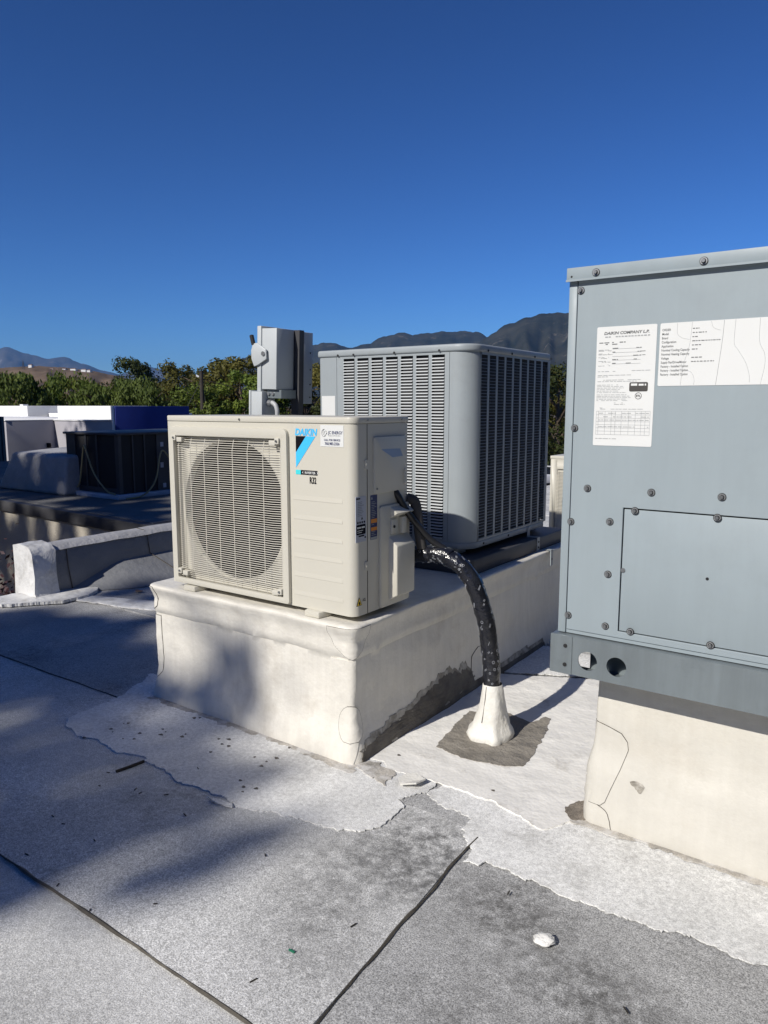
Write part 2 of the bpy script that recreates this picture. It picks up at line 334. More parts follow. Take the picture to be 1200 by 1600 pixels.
# ================================================================== SETTING
g = MB(); g.add([(-20000, -20000, -4.6), (20000, -20000, -4.6), (20000, 20000, -4.6), (-20000, 20000, -4.6)], [(0, 1, 2, 3)])
tag(build('ground', g, 'earth'), 'dry ground far below the roof reaching to the mountains', kind='structure')
g = MB(); g.quad((-60, 24, -4.59), (20, 24, -4.59), (20, 96, -4.59), (-60, 96, -4.59))
tag(build('parking_lot', g, 'asphalt'), 'dark parking lot beyond the roof edge', kind='structure')

# ---- the roof we stand on: slab with lapped cap sheets
roof = MB(); roof.prism([(-4.95, 2.35), (-4.95, 13.0), (9, 13.0), (9, -7), (-7.5, -7), (-7.5, 2.35)], -4.6, -0.012)
roof = tag(build('roof', roof, 'greycoat'), 'flat grey roof the cooling equipment stands on', kind='structure')
def seam_y(x, y): return y + 0.012 * nz(x, y, 0, 1.3) + 0.006 * nz(x, y, 3, 5) + 0.003 * nz(x, y, 8, 14)
def sheet(x0, x1, y0, y1, m, dz=0.0, endlap=None):
    nx = max(2, int((x1 - x0) / 0.04)); ny = 4; g = MB(); vs = []
    for i in range(nx + 1):
        x = x0 + (x1 - x0) * i / nx
        ya, yb = seam_y(x, y0), seam_y(x, y1) + 0.07
        for j in range(ny + 1):
            t = j / ny; y = ya + (yb - ya) * t
            xx = x + (0.010 * nz(y, 0, 2, 6) + 0.02 * nz(y, 5, 2, 2) if (endlap and i == nx) else 0)
            if endlap and i == nx: xx = x + 0.03 * (0.5 - t) * 2 - 0.018 + 0.010 * nz(y, 0, 2, 6) + 0.004 * nz(y, 0, 2, 20)
            vs.append((xx, y, 0.0065 - 0.005 * t + dz + 0.0008 * nz(x, y, 0, 3)))
    n1 = ny + 1
    fs = [(i * n1 + j, (i + 1) * n1 + j, (i + 1) * n1 + j + 1, i * n1 + j + 1) for i in range(nx) for j in range(ny)]
    k = len(vs)
    vs += [(vs[i * n1][0], vs[i * n1][1], -0.004) for i in range(nx + 1)]
    fs += [(k + i, k + i + 1, (i + 1) * n1, i * n1) for i in range(nx)]
    if endlap:
        k = len(vs); vs += [(vs[nx * n1 + j][0], vs[nx * n1 + j][1], -0.004) for j in range(n1)]
        fs += [(k + j, nx * n1 + j, nx * n1 + j + 1, k + j + 1)[::-1] for j in range(ny)]
    g.add(vs, fs); return build('roofing_sheet', g, m, roof, recalc=False)
ROWS = [-6.6 + 0.935 * k for k in range(21)]    # 8 -> .88
ROWS = [1.0 + 0.935 * (k - 8) for k in range(21)]
sheet(-7.4, -0.955, ROWS[8], ROWS[9], 'sheet_a', 0.004, endlap=True)
sheet(-1.05, 8.9, ROWS[8], ROWS[9], 'sheet_b')
for k in range(2, 20):
    if k == 8: continue
    x0 = -7.4 if k < 8 else -4.93
    if k == 9:
        sheet(-4.93, 2.0, ROWS[9], ROWS[10], 'sheet_b'); sheet(1.92, 8.9, ROWS[9], ROWS[10], 'sheet_a', -0.002); continue
    xs = (-3.1, 1.6, -2.2, 3.0, -1.2)[k % 5] + (3 if k < 8 else 0)
    ma = 'sheet_b' if k in (10, 11) else 'sheet_c'
    sheet(x0, xs, ROWS[k], ROWS[k + 1], ma, 0.002, endlap=True); sheet(xs - 0.08, 8.9, ROWS[k], ROWS[k + 1], ma, -0.001)
def bead(pts, wid, seed, h=0.0):
    pts = spline(pts, 14); g = MB(); vs = []
    for i, p in enumerate(pts):
        t = (pts[min(i + 1, len(pts) - 1)] - pts[max(i - 1, 0)]).normalized(); nrm = Vector((-t.y, t.x, 0))
        wd = wid * (0.75 + 0.5 * nz(p.x * 4, p.y * 4, seed) + 0.5 * nz(p.x * 17, p.y * 17, seed))
        wd = max(wid * 0.25, wd)
        o = nrm * 0.003 * nz(p.x * 9, p.y * 9, seed + 4)
        vs += [p + o - nrm * wd, p + o + Vector((0, 0, 0.0035)), p + o + nrm * wd]
    g.add(vs, [(3 * i + a, 3 * i + 3 + a, 3 * i + 4 + a, 3 * i + 1 + a) for i in range(len(pts) - 1) for a in (0, 1)])
    return build('seam_bead', g, 'bead', roof)
bead([(x, seam_y(x, 1.0) - 0.003, 0.0105) for x in [-3.6 + 0.12 * i for i in range(24)]], 0.0065, 1)
bead([(-0.952 + 0.03 * (0.5 - (y - 1.0) / 1.005) * 2 - 0.018 + 0.010 * nz(y, 0, 2, 6) + 0.004 * nz(y, 0, 2, 20), y, 0.0086) for y in [1.0 + 0.06 * i for i in range(16)]], 0.0055, 5)
bead([(x, seam_y(x, 1.935) - 0.003, 0.0072) for x in [-4.9 + 0.12 * i for i in range(18)]], 0.006, 9)

def patch(name, poly, z, m, parent, th=0.004, jit=0.008, step=0.007, seed=0):
    n = len(poly); out = []
    for i in range(n):
        a = Vector((*poly[i], 0)); b = Vector((*poly[(i + 1) % n], 0)); k = max(1, int((b - a).length / step))
        for q in range(k):
            p = a.lerp(b, q / k)
            out.append((p.x + jit * (nz(p.x, p.y, seed, 11) + 0.7 * nz(p.x, p.y, seed + 5, 40) + 0.4 * nz(p.x, p.y, seed + 9, 120)), p.y + jit * (nz(p.x, p.y, seed + 2, 11) + 0.7 * nz(p.x, p.y, seed + 7, 40) + 0.4 * nz(p.x, p.y, seed + 11, 120))))
    g = MB(); g.holed(out, [], z, z - th, 'z')
    return build(name, g, m, parent)
P1 = [(-2.987,2.225),(-2.879,1.978),(-2.837,1.678),(-2.774,1.629),(-2.657,1.594),(-2.554,1.624),(-2.431,1.603),(-2.276,1.635),(-2.063,1.595),(-1.960,1.591),(-1.802,1.609),(-1.714,1.593),(-1.599,1.640),(-1.513,1.660),(-1.422,1.670),(-1.307,1.704),(-1.267,1.772),(-1.268,1.875),(-1.277,1.922),(-1.309,1.935),(-1.285,2.01),(-1.255,2.05),(-1.285,2.178),(-1.423,2.220),(-1.734,2.269),(-2.310,2.262)]
P2 = [(-1.26,2.045),(-1.218,2.003),(-1.152,1.995),(-1.065,1.991),(-1.051,1.911),(-0.973,1.842),(-0.962,1.772),(-0.927,1.778),(-0.912,1.808),(-0.786,1.799),(-0.710,1.802),(-0.635,1.796),(-0.547,1.796),(-0.467,1.808),(-0.405,1.817),(-0.353,1.826),(-0.276,1.818),(-0.172,1.828),(0.4,1.80),(1.4,1.82),(1.4,2.3),(-0.7,2.3),(-0.9,2.3),(-1.2,2.2)]
P3 = [(-1.505,2.125),(-1.463,2.083),(-1.324,2.108),(-1.179,2.112),(-1.057,2.111),(-0.919,2.076),(-0.845,2.048),(-0.785,2.139),(-0.70,2.30),(-0.70,2.819),(-0.70,3.147),(-0.75,3.404),(-1.157,3.404),(-1.318,3.332),(-1.433,3.272),(-1.62,3.181),(-1.66,2.964),(-1.667,2.547),(-1.62,2.20),(-1.586,2.11)]
MUD = [(-1.408,2.347),(-1.436,2.480),(-1.467,2.713),(-1.334,2.799),(-1.200,2.767),(-1.172,2.849),(-1.142,2.839),(-1.105,2.678),(-1.079,2.527),(-1.064,2.389),(-1.118,2.357),(-1.236,2.328),(-1.346,2.326)]
patch('coating_patch', P1, 0.0120, 'coat_gran', roof, 0.004, 0.016, seed=1)
patch('coating_patch', P2, 0.0098, 'coat_gran', roof, 0.004, 0.016, seed=3)
patch('mastic_patch', P3, 0.0145, 'mastic', roof, 0.005, 0.012, seed=6)
patch('cement_patch', MUD, 0.0168, 'mud', roof, 0.004, 0.010, seed=8)
# grime along the curb feet and small splashes
def strip(pts_a, pts_b, z, m, seed, jit=0.02, name='grime_patch'):
    return patch(name, pts_a + pts_b[::-1], z, m, roof, 0.003, jit, 0.012, seed)
strip([(x, 2.10) for x in (-2.72, -2.2, -1.8, -1.57)], [(-2.75, 2.005), (-2.2, 2.012), (-1.85, 2.008), (-1.62, 1.985), (-1.55, 2.0)], 0.0135, 'dirt2', 21, 0.022)
strip([(-1.585, 2.03), (-1.55, 2.1)], [(-1.40, 1.99), (-1.45, 2.09)], 0.0155, 'dirt2', 23, 0.025)
strip([(x, 2.25) for x in (-0.76, -0.4, 0.2, 1.3)], [(-0.79, 2.15), (-0.5, 2.145), (-0.2, 2.14), (0.3, 2.14), (1.3, 2.14)], 0.0152, 'dirt2', 27, 0.02)
patch('mud_stain', [(-0.79, 2.15), (-0.825, 2.19), (-0.82, 2.25), (-0.79, 2.30), (-0.74, 2.28), (-0.75, 2.18)], 0.0165, 'dirt', roof, 0.002, 0.016, seed=31)
patch('gap_patch', [(-1.33, 3.36), (-1.16, 3.45), (-0.7, 3.45), (-0.7, 3.75), (-1.6, 3.75), (-1.62, 3.22)], 0.0125, 'coat_gran', roof, 0.004, 0.012, seed=33)
patch('coating_patch', [(-4.62, 2.80), (-4.13, 2.90), (-3.93, 2.96), (-3.5, 3.08), (-3.5, 3.22), (-4.13, 3.10), (-4.63, 2.93)], 0.0145, 'whitecoat', roof, 0.006, 0.014, seed=35)
rnd = random.Random(3)
for k in range(40):     # flakes of lifted black coating
    if k < 30: cx, cy = rnd.uniform(-2.65, -1.75), rnd.gauss(1.80, 0.10)
    else: cx, cy = rnd.uniform(-1.5, -0.95), rnd.uniform(2.15, 3.0)
    if -1.46 < cx < -1.06 and 2.33 < cy < 2.85: continue
    r = rnd.uniform(0.0025, 0.008); a0 = rnd.uniform(0, 6)
    patch('tar_fleck', [(cx + r * (1.6 if q % 2 else 0.8) * math.cos(a0 + q), cy + r * math.sin(a0 + q)) for q in range(6)], 0.0158 if k >= 30 else 0.0135, 'tar', roof, 0.002, 0.003, 0.006, seed=k)

# ================================================================== curbs
class Curb:
    """membrane-wrapped curb; u runs round the wall: u=0 at the front right corner, minus to the left, plus to the back"""
    def __init__(s, x0, x1, y0, y1, prof, seed, r=0.022, wob=0.006):
        s.x0, s.x1, s.y0, s.y1, s.prof, s.seed, s.r, s.wob = x0, x1, y0, y1, prof, seed, r, wob
        s.W, s.D = x1 - x0, y1 - y0; s.per = 2 * (s.W + s.D)
    def o(s, z):
        p = s.prof
        for i in range(len(p) - 1):
            if p[i][0] <= z <= p[i + 1][0]:
                t = (z - p[i][0]) / max(1e-9, p[i + 1][0] - p[i][0]); return p[i][1] + (p[i + 1][1] - p[i][1]) * t
        return p[-1][1] if z > p[-1][0] else p[0][1]
    def base(s, u):
        u = (u + s.W) % s.per     # 0 at front-left corner
        r = s.r
        def corner(cx, cy, a): return Vector((cx + r * math.cos(a), cy + r * math.sin(a), 0)), Vector((math.cos(a), math.sin(a), 0))
        segs = [(s.W, Vector((s.x0, s.y0, 0)), Vector((1, 0, 0)), Vector((0, -1, 0))), (s.D, Vector((s.x1, s.y0, 0)), Vector((0, 1, 0)), Vector((1, 0, 0))),
                (s.W, Vector((s.x1, s.y1, 0)), Vector((-1, 0, 0)), Vector((0, 1, 0))), (s.D, Vector((s.x0, s.y1, 0)), Vector((0, -1, 0)), Vector((-1, 0, 0)))]
        for i, (ln, p, t, nr) in enumerate(segs):
            if u <= ln or i == 3:
                e = 0.785 * r
                if u < e:      # second half of the previous corner arc
                    a = -0.25 * PI * (1 - u / e); c = p + t * r - nr * r; d = (nr * math.cos(a) + t * math.sin(a)); return c + d * r, d
                if ln - u < e:
                    a = 0.25 * PI * (1 - (ln - u) / e); c = p + t * (ln - r) - nr * r; d = (nr * math.cos(a) + t * math.sin(a)); return c + d * r, d
                q = r + (u - e) * (ln - 2 * r) / (ln - 2 * e)
                return p + t * q, nr
            u -= ln
    def pos(s, u, z, off=0.0):
        p, n = s.base(u); q = p * 3.2
        wv = s.wob * (nz(q.x, q.y, z * 4 + s.seed) + 0.5 * nz(q.x * 2.7, q.y * 2.7, z * 9 + s.seed) + 0.28 * nz(q.x * 7, q.y * 7, z * 20 + s.seed))
        v = p + n * (s.o(z) + wv + off); v.z = z + (0.004 * nz(q.x * 1.4, q.y * 1.4, s.seed) if z > 0.3 else 0); return v
    def mesh(s, du=0.02):
        zs = []
        for (a, _), (b, _) in zip(s.prof, s.prof[1:]):
            k = max(1, int((b - a) / 0.02)); zs += [a + (b - a) * i / k for i in range(k)]
        zs.append(s.prof[-1][0]); n = int(s.per / du); g = MB()
        us = [s.per * i / n for i in range(n)]
        for c in (0, s.D, s.D + s.W, s.per - s.W): us += [(c + 0.785 * s.r * t) % s.per for t in (-1, -0.6, -0.2, 0.2, 0.6, 1)]
        us = sorted(set(round(u, 5) for u in us)); n = len(us)
        vs = [s.pos(u, z) for z in zs for u in us]
        m = len(zs)
        for ins, dz in ((0.008, 0.004), (0.03, 0.004)):
            for u in us:
                p, nn = s.base(u); v = s.pos(u, zs[-1]); v = v - nn * ins
                v.z += dz; vs.append(v)
        m += 2
        fs = [(j * n + i, j * n + (i + 1) % n, (j + 1) * n + (i + 1) % n, (j + 1) * n + i) for j in range(m - 1) for i in range(n)]
        fs.append(tuple((m - 1) * n + i for i in range(n)))
        g.add(vs, fs); return g
    def patch(s, name, poly, m, parent, off=0.0028, line=0.0014, rings=10, step=0.012, jit=0.0, edge=True):
        pts = []; n = len(poly)
        for i in range(n):
            a = Vector((*poly[i], 0)); b = Vector((*poly[(i + 1) % n], 0)); k = max(1, int((b - a).length / step))
            pts += [a.lerp(b, q / k) for q in range(k)]
        if jit: pts = [p + Vector((jit * nz(p.x, p.y, 3, 30), jit * (nz(p.x, p.y, 9, 30) + nz(p.x, p.y, 1, 90)), 0)) for p in pts]
        c = sum(pts, Vector((0, 0, 0))) / len(pts); N = len(pts); vs = []; fs = []
        size = max((p - c).length for p in pts)
        ts = [0.0] + [(i / rings) for i in range(1, rings)] + [1 - line / size, 1.0]
        rows = []
        for t in ts[1:]: rows.append([s.pos(*(c + (p - c) * t).xy, off) for p in pts])
        rows.append([s.pos(*p.xy, -0.004) for p in pts])
        vs = [s.pos(*c.xy, off)] + [v for r_ in rows for v in r_]
        g = MB(); R = len(rows); cen = [(0, 1 + i, 1 + (i + 1) % N) for i in range(N)]
        f = [(1 + j * N + i, 1 + (j + 1) * N + i, 1 + (j + 1) * N + (i + 1) % N, 1 + j * N + (i + 1) % N) for j in range(R - 1) for i in range(N)]
        k = len(f) - 2 * N if edge else len(f)
        g.add(vs, cen + f[:k], 0); o = len(g.v)
        g.f += f[k:]; g.mi += [1] * len(f[k:])
        return build(name, g, [m, 'edge_dirt'], parent, smooth=50)

mc = Curb(-2.745, -1.605, 2.068, 4.18, [(0.0, 0.036), (0.03, 0.032), (0.07, 0.024), (0.11, 0.012), (0.15, 0.002), (0.20, 0.0), (0.405, 0.0), (0.409, 0.005), (0.44, 0.007), (0.470, 0.004), (0.495, 0.011), (0.515, 0.020), (0.527, 0.024), (0.532, 0.022)], 1.7, wob=0.009)
curb = thing('equipment_curb', 'long cream membrane-wrapped curb carrying the ivory and the grey louvred unit', 'curb', (-2.15, 3.1, 0))
build('curb_wall', mc.mesh(), 'membrane_main', curb, smooth=50)
W = mc.W
mc.patch('corner_patch', [(-0.095, 0.528), (-0.10, 0.50), (-0.075, 0.45), (-0.03, 0.415), (0.0, 0.402), (0.04, 0.43), (0.075, 0.49), (0.07, 0.528)], 'membrane_main', curb)
mc.patch('corner_patch', [(-0.052 + 0.052 * math.cos(a) * 1.0 + 0.045, 0.155 + 0.068 * math.sin(a)) for a in [2 * PI * k / 20 for k in range(20)]], 'membrane_main', curb, off=0.006)
mc.patch('corner_patch', [(-W + 0.02, 0.528), (-W + 0.035, 0.48), (-W + 0.03, 0.44), (-W - 0.02, 0.40), (-W - 0.06, 0.42), (-W - 0.07, 0.528)], 'membrane_main', curb)
mc.patch('corner_strip', [(-W + 0.048, 0.395), (-W + 0.05, 0.20), (-W + 0.038, 0.13), (-W + 0.01, 0.10), (-W - 0.05, 0.11), (-W - 0.05, 0.395)], 'membrane_main', curb)
mc.patch('corner_strip', [(-0.10, 0.398), (-0.104, 0.25), (-0.10, 0.14), (-0.06, 0.03), (-0.002, 0.012), (0.012, 0.10), (0.013, 0.398)], 'membrane_main', curb, edge=False, off=0.0022)
mc.patch('grime_smear', [(0.004, 0.005), (0.01, 0.070), (0.08, 0.078), (0.16, 0.090), (0.24, 0.098), (0.34, 0.102), (0.44, 0.126), (0.56, 0.150), (0.64, 0.166), (0.70, 0.166), (0.78, 0.138), (0.84, 0.146), (0.90, 0.106), (0.93, 0.066), (1.2, 0.050), (1.7, 0.042), (1.7, 0.005)], 'smear', curb, off=0.0016, jit=0.022, edge=False, step=0.005)
mc.patch('tar_smear', [(0.004, 0.005), (0.01, 0.052), (0.08, 0.060), (0.16, 0.072), (0.24, 0.080), (0.34, 0.084), (0.44, 0.108), (0.56, 0.132), (0.64, 0.148), (0.70, 0.148), (0.78, 0.120), (0.84, 0.128), (0.90, 0.088), (0.93, 0.048), (1.2, 0.032), (1.7, 0.030), (1.7, 0.005)], 'tar', curb, off=0.003, jit=0.012, edge=False, step=0.004)
mc.patch('lap_patch', [(0.90, 0.05), (0.89, 0.10), (0.92, 0.16), (0.98, 0.19), (1.06, 0.18), (1.10, 0.10), (1.05, 0.05)], 'membrane_main', curb, off=0.003)

pc = Curb(-0.735, 0.75, 2.200, 3.30, [(0.0, 0.032), (0.05, 0.034), (0.12, 0.030), (0.20, 0.020), (0.26, 0.006), (0.32, 0.0), (0.50, 0.0), (0.53, 0.0)], 6.1, r=0.012, wob=0.005)
curb2 = thing('equipment_curb', 'cream membrane curb under the tall blue-grey packaged unit on the right', 'curb', (0.0, 2.75, 0))
build('curb_wall', pc.mesh(), 'membrane', curb2, smooth=50)
W2 = pc.W
pc.patch('corner_patch', [(-W2 - 0.04, 0.345), (-W2 + 0.004, 0.347), (-W2 + 0.045, 0.338), (-W2 + 0.080, 0.328), (-W2 + 0.100, 0.305), (-W2 + 0.104, 0.28), (-W2 + 0.085, 0.215), (-W2 + 0.060, 0.145), (-W2 + 0.045, 0.100), (-W2 + 0.03, 0.085), (-W2 + 0.005, 0.085), (-W2 - 0.04, 0.09)], 'membrane', curb2)
def crack(curbobj, par, pts, wd, m='edge_dirt', name='surface_crack'):
    g = MB(); pts = spline([(*p, 0) for p in pts], 8)
    g.tube([curbobj.pos(p.x + 0.0015 * nz(p.y * 60, 1), p.y, 0.0006) for p in pts], wd, 5); return build(name, g, m, par)
crack(pc, curb2, [(-W2 + 0.02, 0.085), (-W2 + 0.05, 0.07), (-W2 + 0.062, 0.04), (-W2 + 0.07, 0.0)], 0.0012)
for poly, m in ((((-0.92, 0.10), (-0.915, 0.118), (-0.905, 0.112), (-0.91, 0.098)), 'rooftile'), (((-0.885, 0.085), (-0.888, 0.10), (-0.878, 0.092), (-0.874, 0.068)), 'bead'),
                (((-1.29, 0.165), (-1.305, 0.19), (-1.285, 0.195), (-1.265, 0.18), (-1.27, 0.16)), 'smear')):
    pc.patch('scuff_mark', [(a - 0.06, b) for a, b in poly], m, curb2, off=0.0012, line=0.001, rings=3, step=0.004, jit=0.006, edge=False)
crack(pc, curb2, [(-0.945, 0.06), (-0.942, 0.03), (-0.938, 0.012)], 0.0009)

# ================================================================== ivory mini-split unit
X0, X1, Y0, Y1, Z0, ZT, ZL = -2.625, -1.61, 2.088, 2.440, 0.560, 1.267, 1.292
dk = thing('air_conditioner', 'ivory outdoor air conditioner with round fan grille on the curb', 'air conditioner', (-2.12, 2.26, 0.535))
g = MB()
g.prism(rrect(-1.935, X1, Y0, Y1, [0, 0.034, 0.012, 0], 10), Z0, ZT)                 # right cabinet with the rounded corner
g.box(X0, X0 + 0.03, Y0, Y1, Z0, ZT); g.box(X0 + 0.03, -1.935, Y0, Y0 + 0.02, 1.215, ZT); g.box(X0 + 0.03, -1.935, Y0, Y0 + 0.3, Z0, 0.58)
build('casing', g, 'ivory', dk, smooth=30)
g = MB(); g.prism(rrect(X0 - 0.003, X1 + 0.003, Y0 - 0.004, Y1 + 0.003, [0.01, 0.036, 0.014, 0.01], 10), ZT + 0.0015, ZL); lid = build('top_panel', g, 'ivory', dk, bevel=0.004)
g = MB(); g.box(X0 + 0.03, -1.935, Y1 - 0.03, Y1 - 0.005, 0.58, ZT); build('coil', g, 'coil', dk)
fo = rrect(-2.598, -1.920, 0.566, 1.245, [0.004, 0.012, 0.022, 0.008], 6); fi = rrect(-2.575, -1.950, 0.588, 1.208, 0.006, 3)
g = MB(); g.holed(fo, [fi], Y0 - 0.016, Y0 + 0.001, 'y'); build('grille_frame', g, 'ivory', dk, bevel=0.004)
FC = (-2.264, 0.902); FR = 0.292
g = MB(); g.holed(rrect(-2.592, -1.937, 0.583, 1.213, 0.001, 1), [circle(*FC, FR + 0.012, 64)], Y0 + 0.022, Y0 + 0.026, 'y')
g.lathe([(FR + 0.012, 0.022), (FR + 0.004, 0.025), (FR, 0.035), (FR - 0.004, 0.05)], (FC[0], Y0, FC[1]), 'y', 64)
build('fan_shroud', g, 'ivory_shroud', dk, smooth=35, recalc=False)
g = MB(); g.lathe([(FR - 0.004, 0.05), (FR - 0.004, 0.2), (FR - 0.004, 0.315), (0.001, 0.315)], (FC[0], Y0, FC[1]), 'y', 48); build('fan_well', g, 'black', dk, smooth=35, recalc=False)
g = MB(); g.lathe([(0.0, -0.02), (0.05, -0.018), (0.062, 0.0), (0.066, 0.06)], (FC[0], Y0 + 0.10, FC[1]), 'y', 32)
fan = build('fan', g, 'fan', dk, smooth=40)
for b in range(3):
    g = MB(); vs = []; a0 = 2 * PI * b / 3 + 0.5
    for i in range(9):
        for j in range(9):
            t, r = i / 8, 0.06 + 0.205 * j / 8
            a = a0 + (t - 0.5) * (1.0 + 0.35 * j / 8) + 0.25 * (j / 8) ** 2
            vs.append((FC[0] + r * math.cos(a), Y0 + 0.085 + 0.07 * t + 0.01 * math.sin(PI * t), FC[1] + r * math.sin(a)))
    g.add(vs, [(i * 9 + j, i * 9 + j + 1, (i + 1) * 9 + j + 1, (i + 1) * 9 + j) for i in range(8) for j in range(8)])
    build('blade', g, 'fan', fan, smooth=60)
g = MB()                                                                               # wire guard
gx0, gx1, gz0, gz1 = -2.572, -1.953, 0.590, 1.204; nr = 67
def bul(x, z):
    dx, dz = min(x - gx0, gx1 - x), min(z - gz0, gz1 - z); return 0.012 * min(1, max(0, dx) / 0.05) * min(1, max(0, dz) / 0.05)
for i in range(nr):
    z = gz0 + (gz1 - gz0) * (i + 0.5) / nr
    g.tube([(x, Y0 + 0.002 - bul(x, z), z) for x in (gx0, gx0 + 0.02, gx0 + 0.05, gx1 - 0.05, gx1 - 0.02, gx1)], 0.00162, 5)
for i in range(8):
    x = gx0 + 0.012 + (gx1 - gx0 - 0.024) * i / 7
    g.tube([(x, Y0 + 0.002 - bul(x, z), z) for z in (gz0, gz0 + 0.02, gz0 + 0.05, gz1 - 0.05, gz1 - 0.02, gz1)], 0.0017, 5)
grille = build('fan_grille', g, 'wire', dk, smooth=60)
for (x, z, sx) in ((gx0 + 0.008, gz1 - 0.005, 1), (gx1 - 0.012, gz1 - 0.005, -1), (gx0 + 0.016, gz0 + 0.03, 1), (gx1 - 0.012, gz0 + 0.02, -1)):
    g = MB(); g.box(x - 0.011, x + 0.011, Y0 - 0.0225, Y0 + 0.01, z - 0.012, z + 0.012); g.box(x + sx * 0.013, x + sx * 0.045, Y0 - 0.018, Y0 + 0.01, z - 0.018, z + 0.002)
    c = build('grille_clip', g, 'ivory', dk, bevel=0.002)
    g = MB(); g.cyl((x, Y0 - 0.027, z), (x, Y0 - 0.02, z), 0.0045, 10); build('screw', g, 'screw', c)
for k in range(6):                                                                     # pressed ribs: a shallow step across the panel
    z = 0.979 - 0.0742 * k; g = MB()
    g.add([(-1.902, Y0 + 0.0005, z + 0.024), (-1.664, Y0 + 0.0005, z + 0.024), (-1.664, Y0 - 0.0014, z), (-1.902, Y0 - 0.0014, z), (-1.902, Y0 + 0.0005, z - 0.0004), (-1.664, Y0 + 0.0005, z - 0.0004)], [(3, 2, 1, 0), (4, 5, 2, 3), (0, 4, 3), (1, 2, 5)])
    build('panel_rib', g, 'ivory', dk)
def screw(x, y, z, nrm, par, r=0.005, washer=0.0, m='screw'):
    n = Vector(nrm); p = Vector((x, y, z)); o = None; g = MB()
    if washer:
        g.tube([p, p + n * 0.0022], washer, 18, 0); g.tube([p + n * 0.0022, p + n * 0.0034], washer * 0.82, 18, 1)
        g.tube([p + n * 0.0034, p + n * 0.0042], washer * 0.62, 16, 0)
        g.tube([p + n * 0.0042, p + n * 0.010], washer * 0.46, 6, 2); return build('screw', g, ['rubber', 'steel', 'screw'], par)
    g.tube([p, p + n * 0.003], r, 10); g.tube([p + n * 0.003, p + n * 0.0035], r * 0.5, 6); return build('screw', g, m, par)
screw(-2.18, Y0 - 0.004, 1.279, (0, -1, 0), dk, 0.0045); screw(X1 + 0.003, 2.165, 1.281, (1, 0, 0), dk, 0.004); screw(X1 + 0.003, 2.385, 1.281, (1, 0, 0), dk, 0.004)
screw(-2.02, Y0 - 0.0005, 0.572, (0, -1, 0), dk, 0.004)
for x in (-2.50, -1.80):
    g = MB(); g.prism([(x - 0.035, Y0 - 0.022), (x + 0.035, Y0 - 0.022), (x + 0.045, Y0 + 0.02), (x + 0.045, Y1 + 0.03), (x - 0.045, Y1 + 0.03), (x - 0.045, Y0 + 0.02)], 0.5365, 0.5595)
    build('foot', g, 'ivory', dk, bevel=0.003)
# logo panel, flat print on the casing
yp = Y0 - 0.0012
g = MB(); g.text('DAIKIN', 0.0345, (-1.889, yp, 1.2235), bold=0.035, shear=0.18, xs=0.93); lg = build('logo_print', g, 'cyan', dk)
g = MB(); g.prism([(-1.885, 1.220), (-1.836, 1.220), (-1.885, 1.160)], yp, yp + 0.001, 'y'); build('logo_print', g, 'ink', dk)
g = MB(); g.prism([(-1.834, 1.220), (-1.788, 1.220), (-1.885, 1.102), (-1.885, 1.158)], yp, yp + 0.001, 'y'); build('logo_print', g, 'cyan', dk)
g = MB(); g.box(-1.887, -1.862, yp, yp + 0.001, 1.076, 1.093); build('logo_print', g, 'teal', dk)
g = MB(); g.box(-1.8615, -1.780, yp, yp + 0.001, 1.076, 1.093); pl = build('logo_plate', g, 'ink', dk)
g = MB(); g.text('INVERTER', 0.0125, (-1.8155, yp - 0.0005, 1.080), bold=0.02, align='CENTER', xs=0.95)
for sx in (-1, 1):
    c = -1.8155 + sx * 0.032; g.add([(c, yp - 0.0005, 1.0895), (c + sx * 0.008, yp - 0.0005, 1.0845), (c, yp - 0.0005, 1.0795), (c + sx * 0.0035, yp - 0.0005, 1.0845)], [(0, 1, 2, 3)])
build('plate_print', g, 'label', pl)
g = MB(); g.text('R32', 0.0335, (-1.819, yp, 1.045), bold=0.03, xs=0.62); build('logo_print', g, 'ink', dk)
# service sticker
g = MB(); g.box(-1.7635, -1.6555, yp, yp + 0.001, 1.185, 1.2625); st = build('service_sticker', g, 'label', dk); tag(st, 'white square service sticker with phone number')
yq = yp - 0.0006
g = MB(); g.text('JC ENERGY', 0.0155, (-1.7255, yq, 1.2305), bold=0.02, xs=0.86); g.text('CALL FOR SERVICE', 0.0098, (-1.708, yq, 1.2055), bold=0.03, align='CENTER', xs=0.92)
g.text('760.983.2326', 0.0138, (-1.708, yq, 1.191), bold=0.03, align='CENTER', xs=0.92); build('sticker_print', g, 'navy_ink', st)
g = MB(); g.text('S O L U T I O N S', 0.0068, (-1.7245, yq, 1.2225), xs=1.05)
for (r, cx, cz, a0, a1) in ((0.0105, -1.746, 1.234, 1.2, 5.6), (0.0085, -1.742, 1.237, 2.2, 6.0), (0.006, -1.738, 1.234, -0.6, 3.4)):
    pts = [(cx + r * math.cos(a0 + (a1 - a0) * i / 12), yq, cz + r * 1.3 * math.sin(a0 + (a1 - a0) * i / 12)) for i in range(13)]
    g.tube(pts, 0.0007, 4)
build('sticker_print', g, 'ink_g', st)
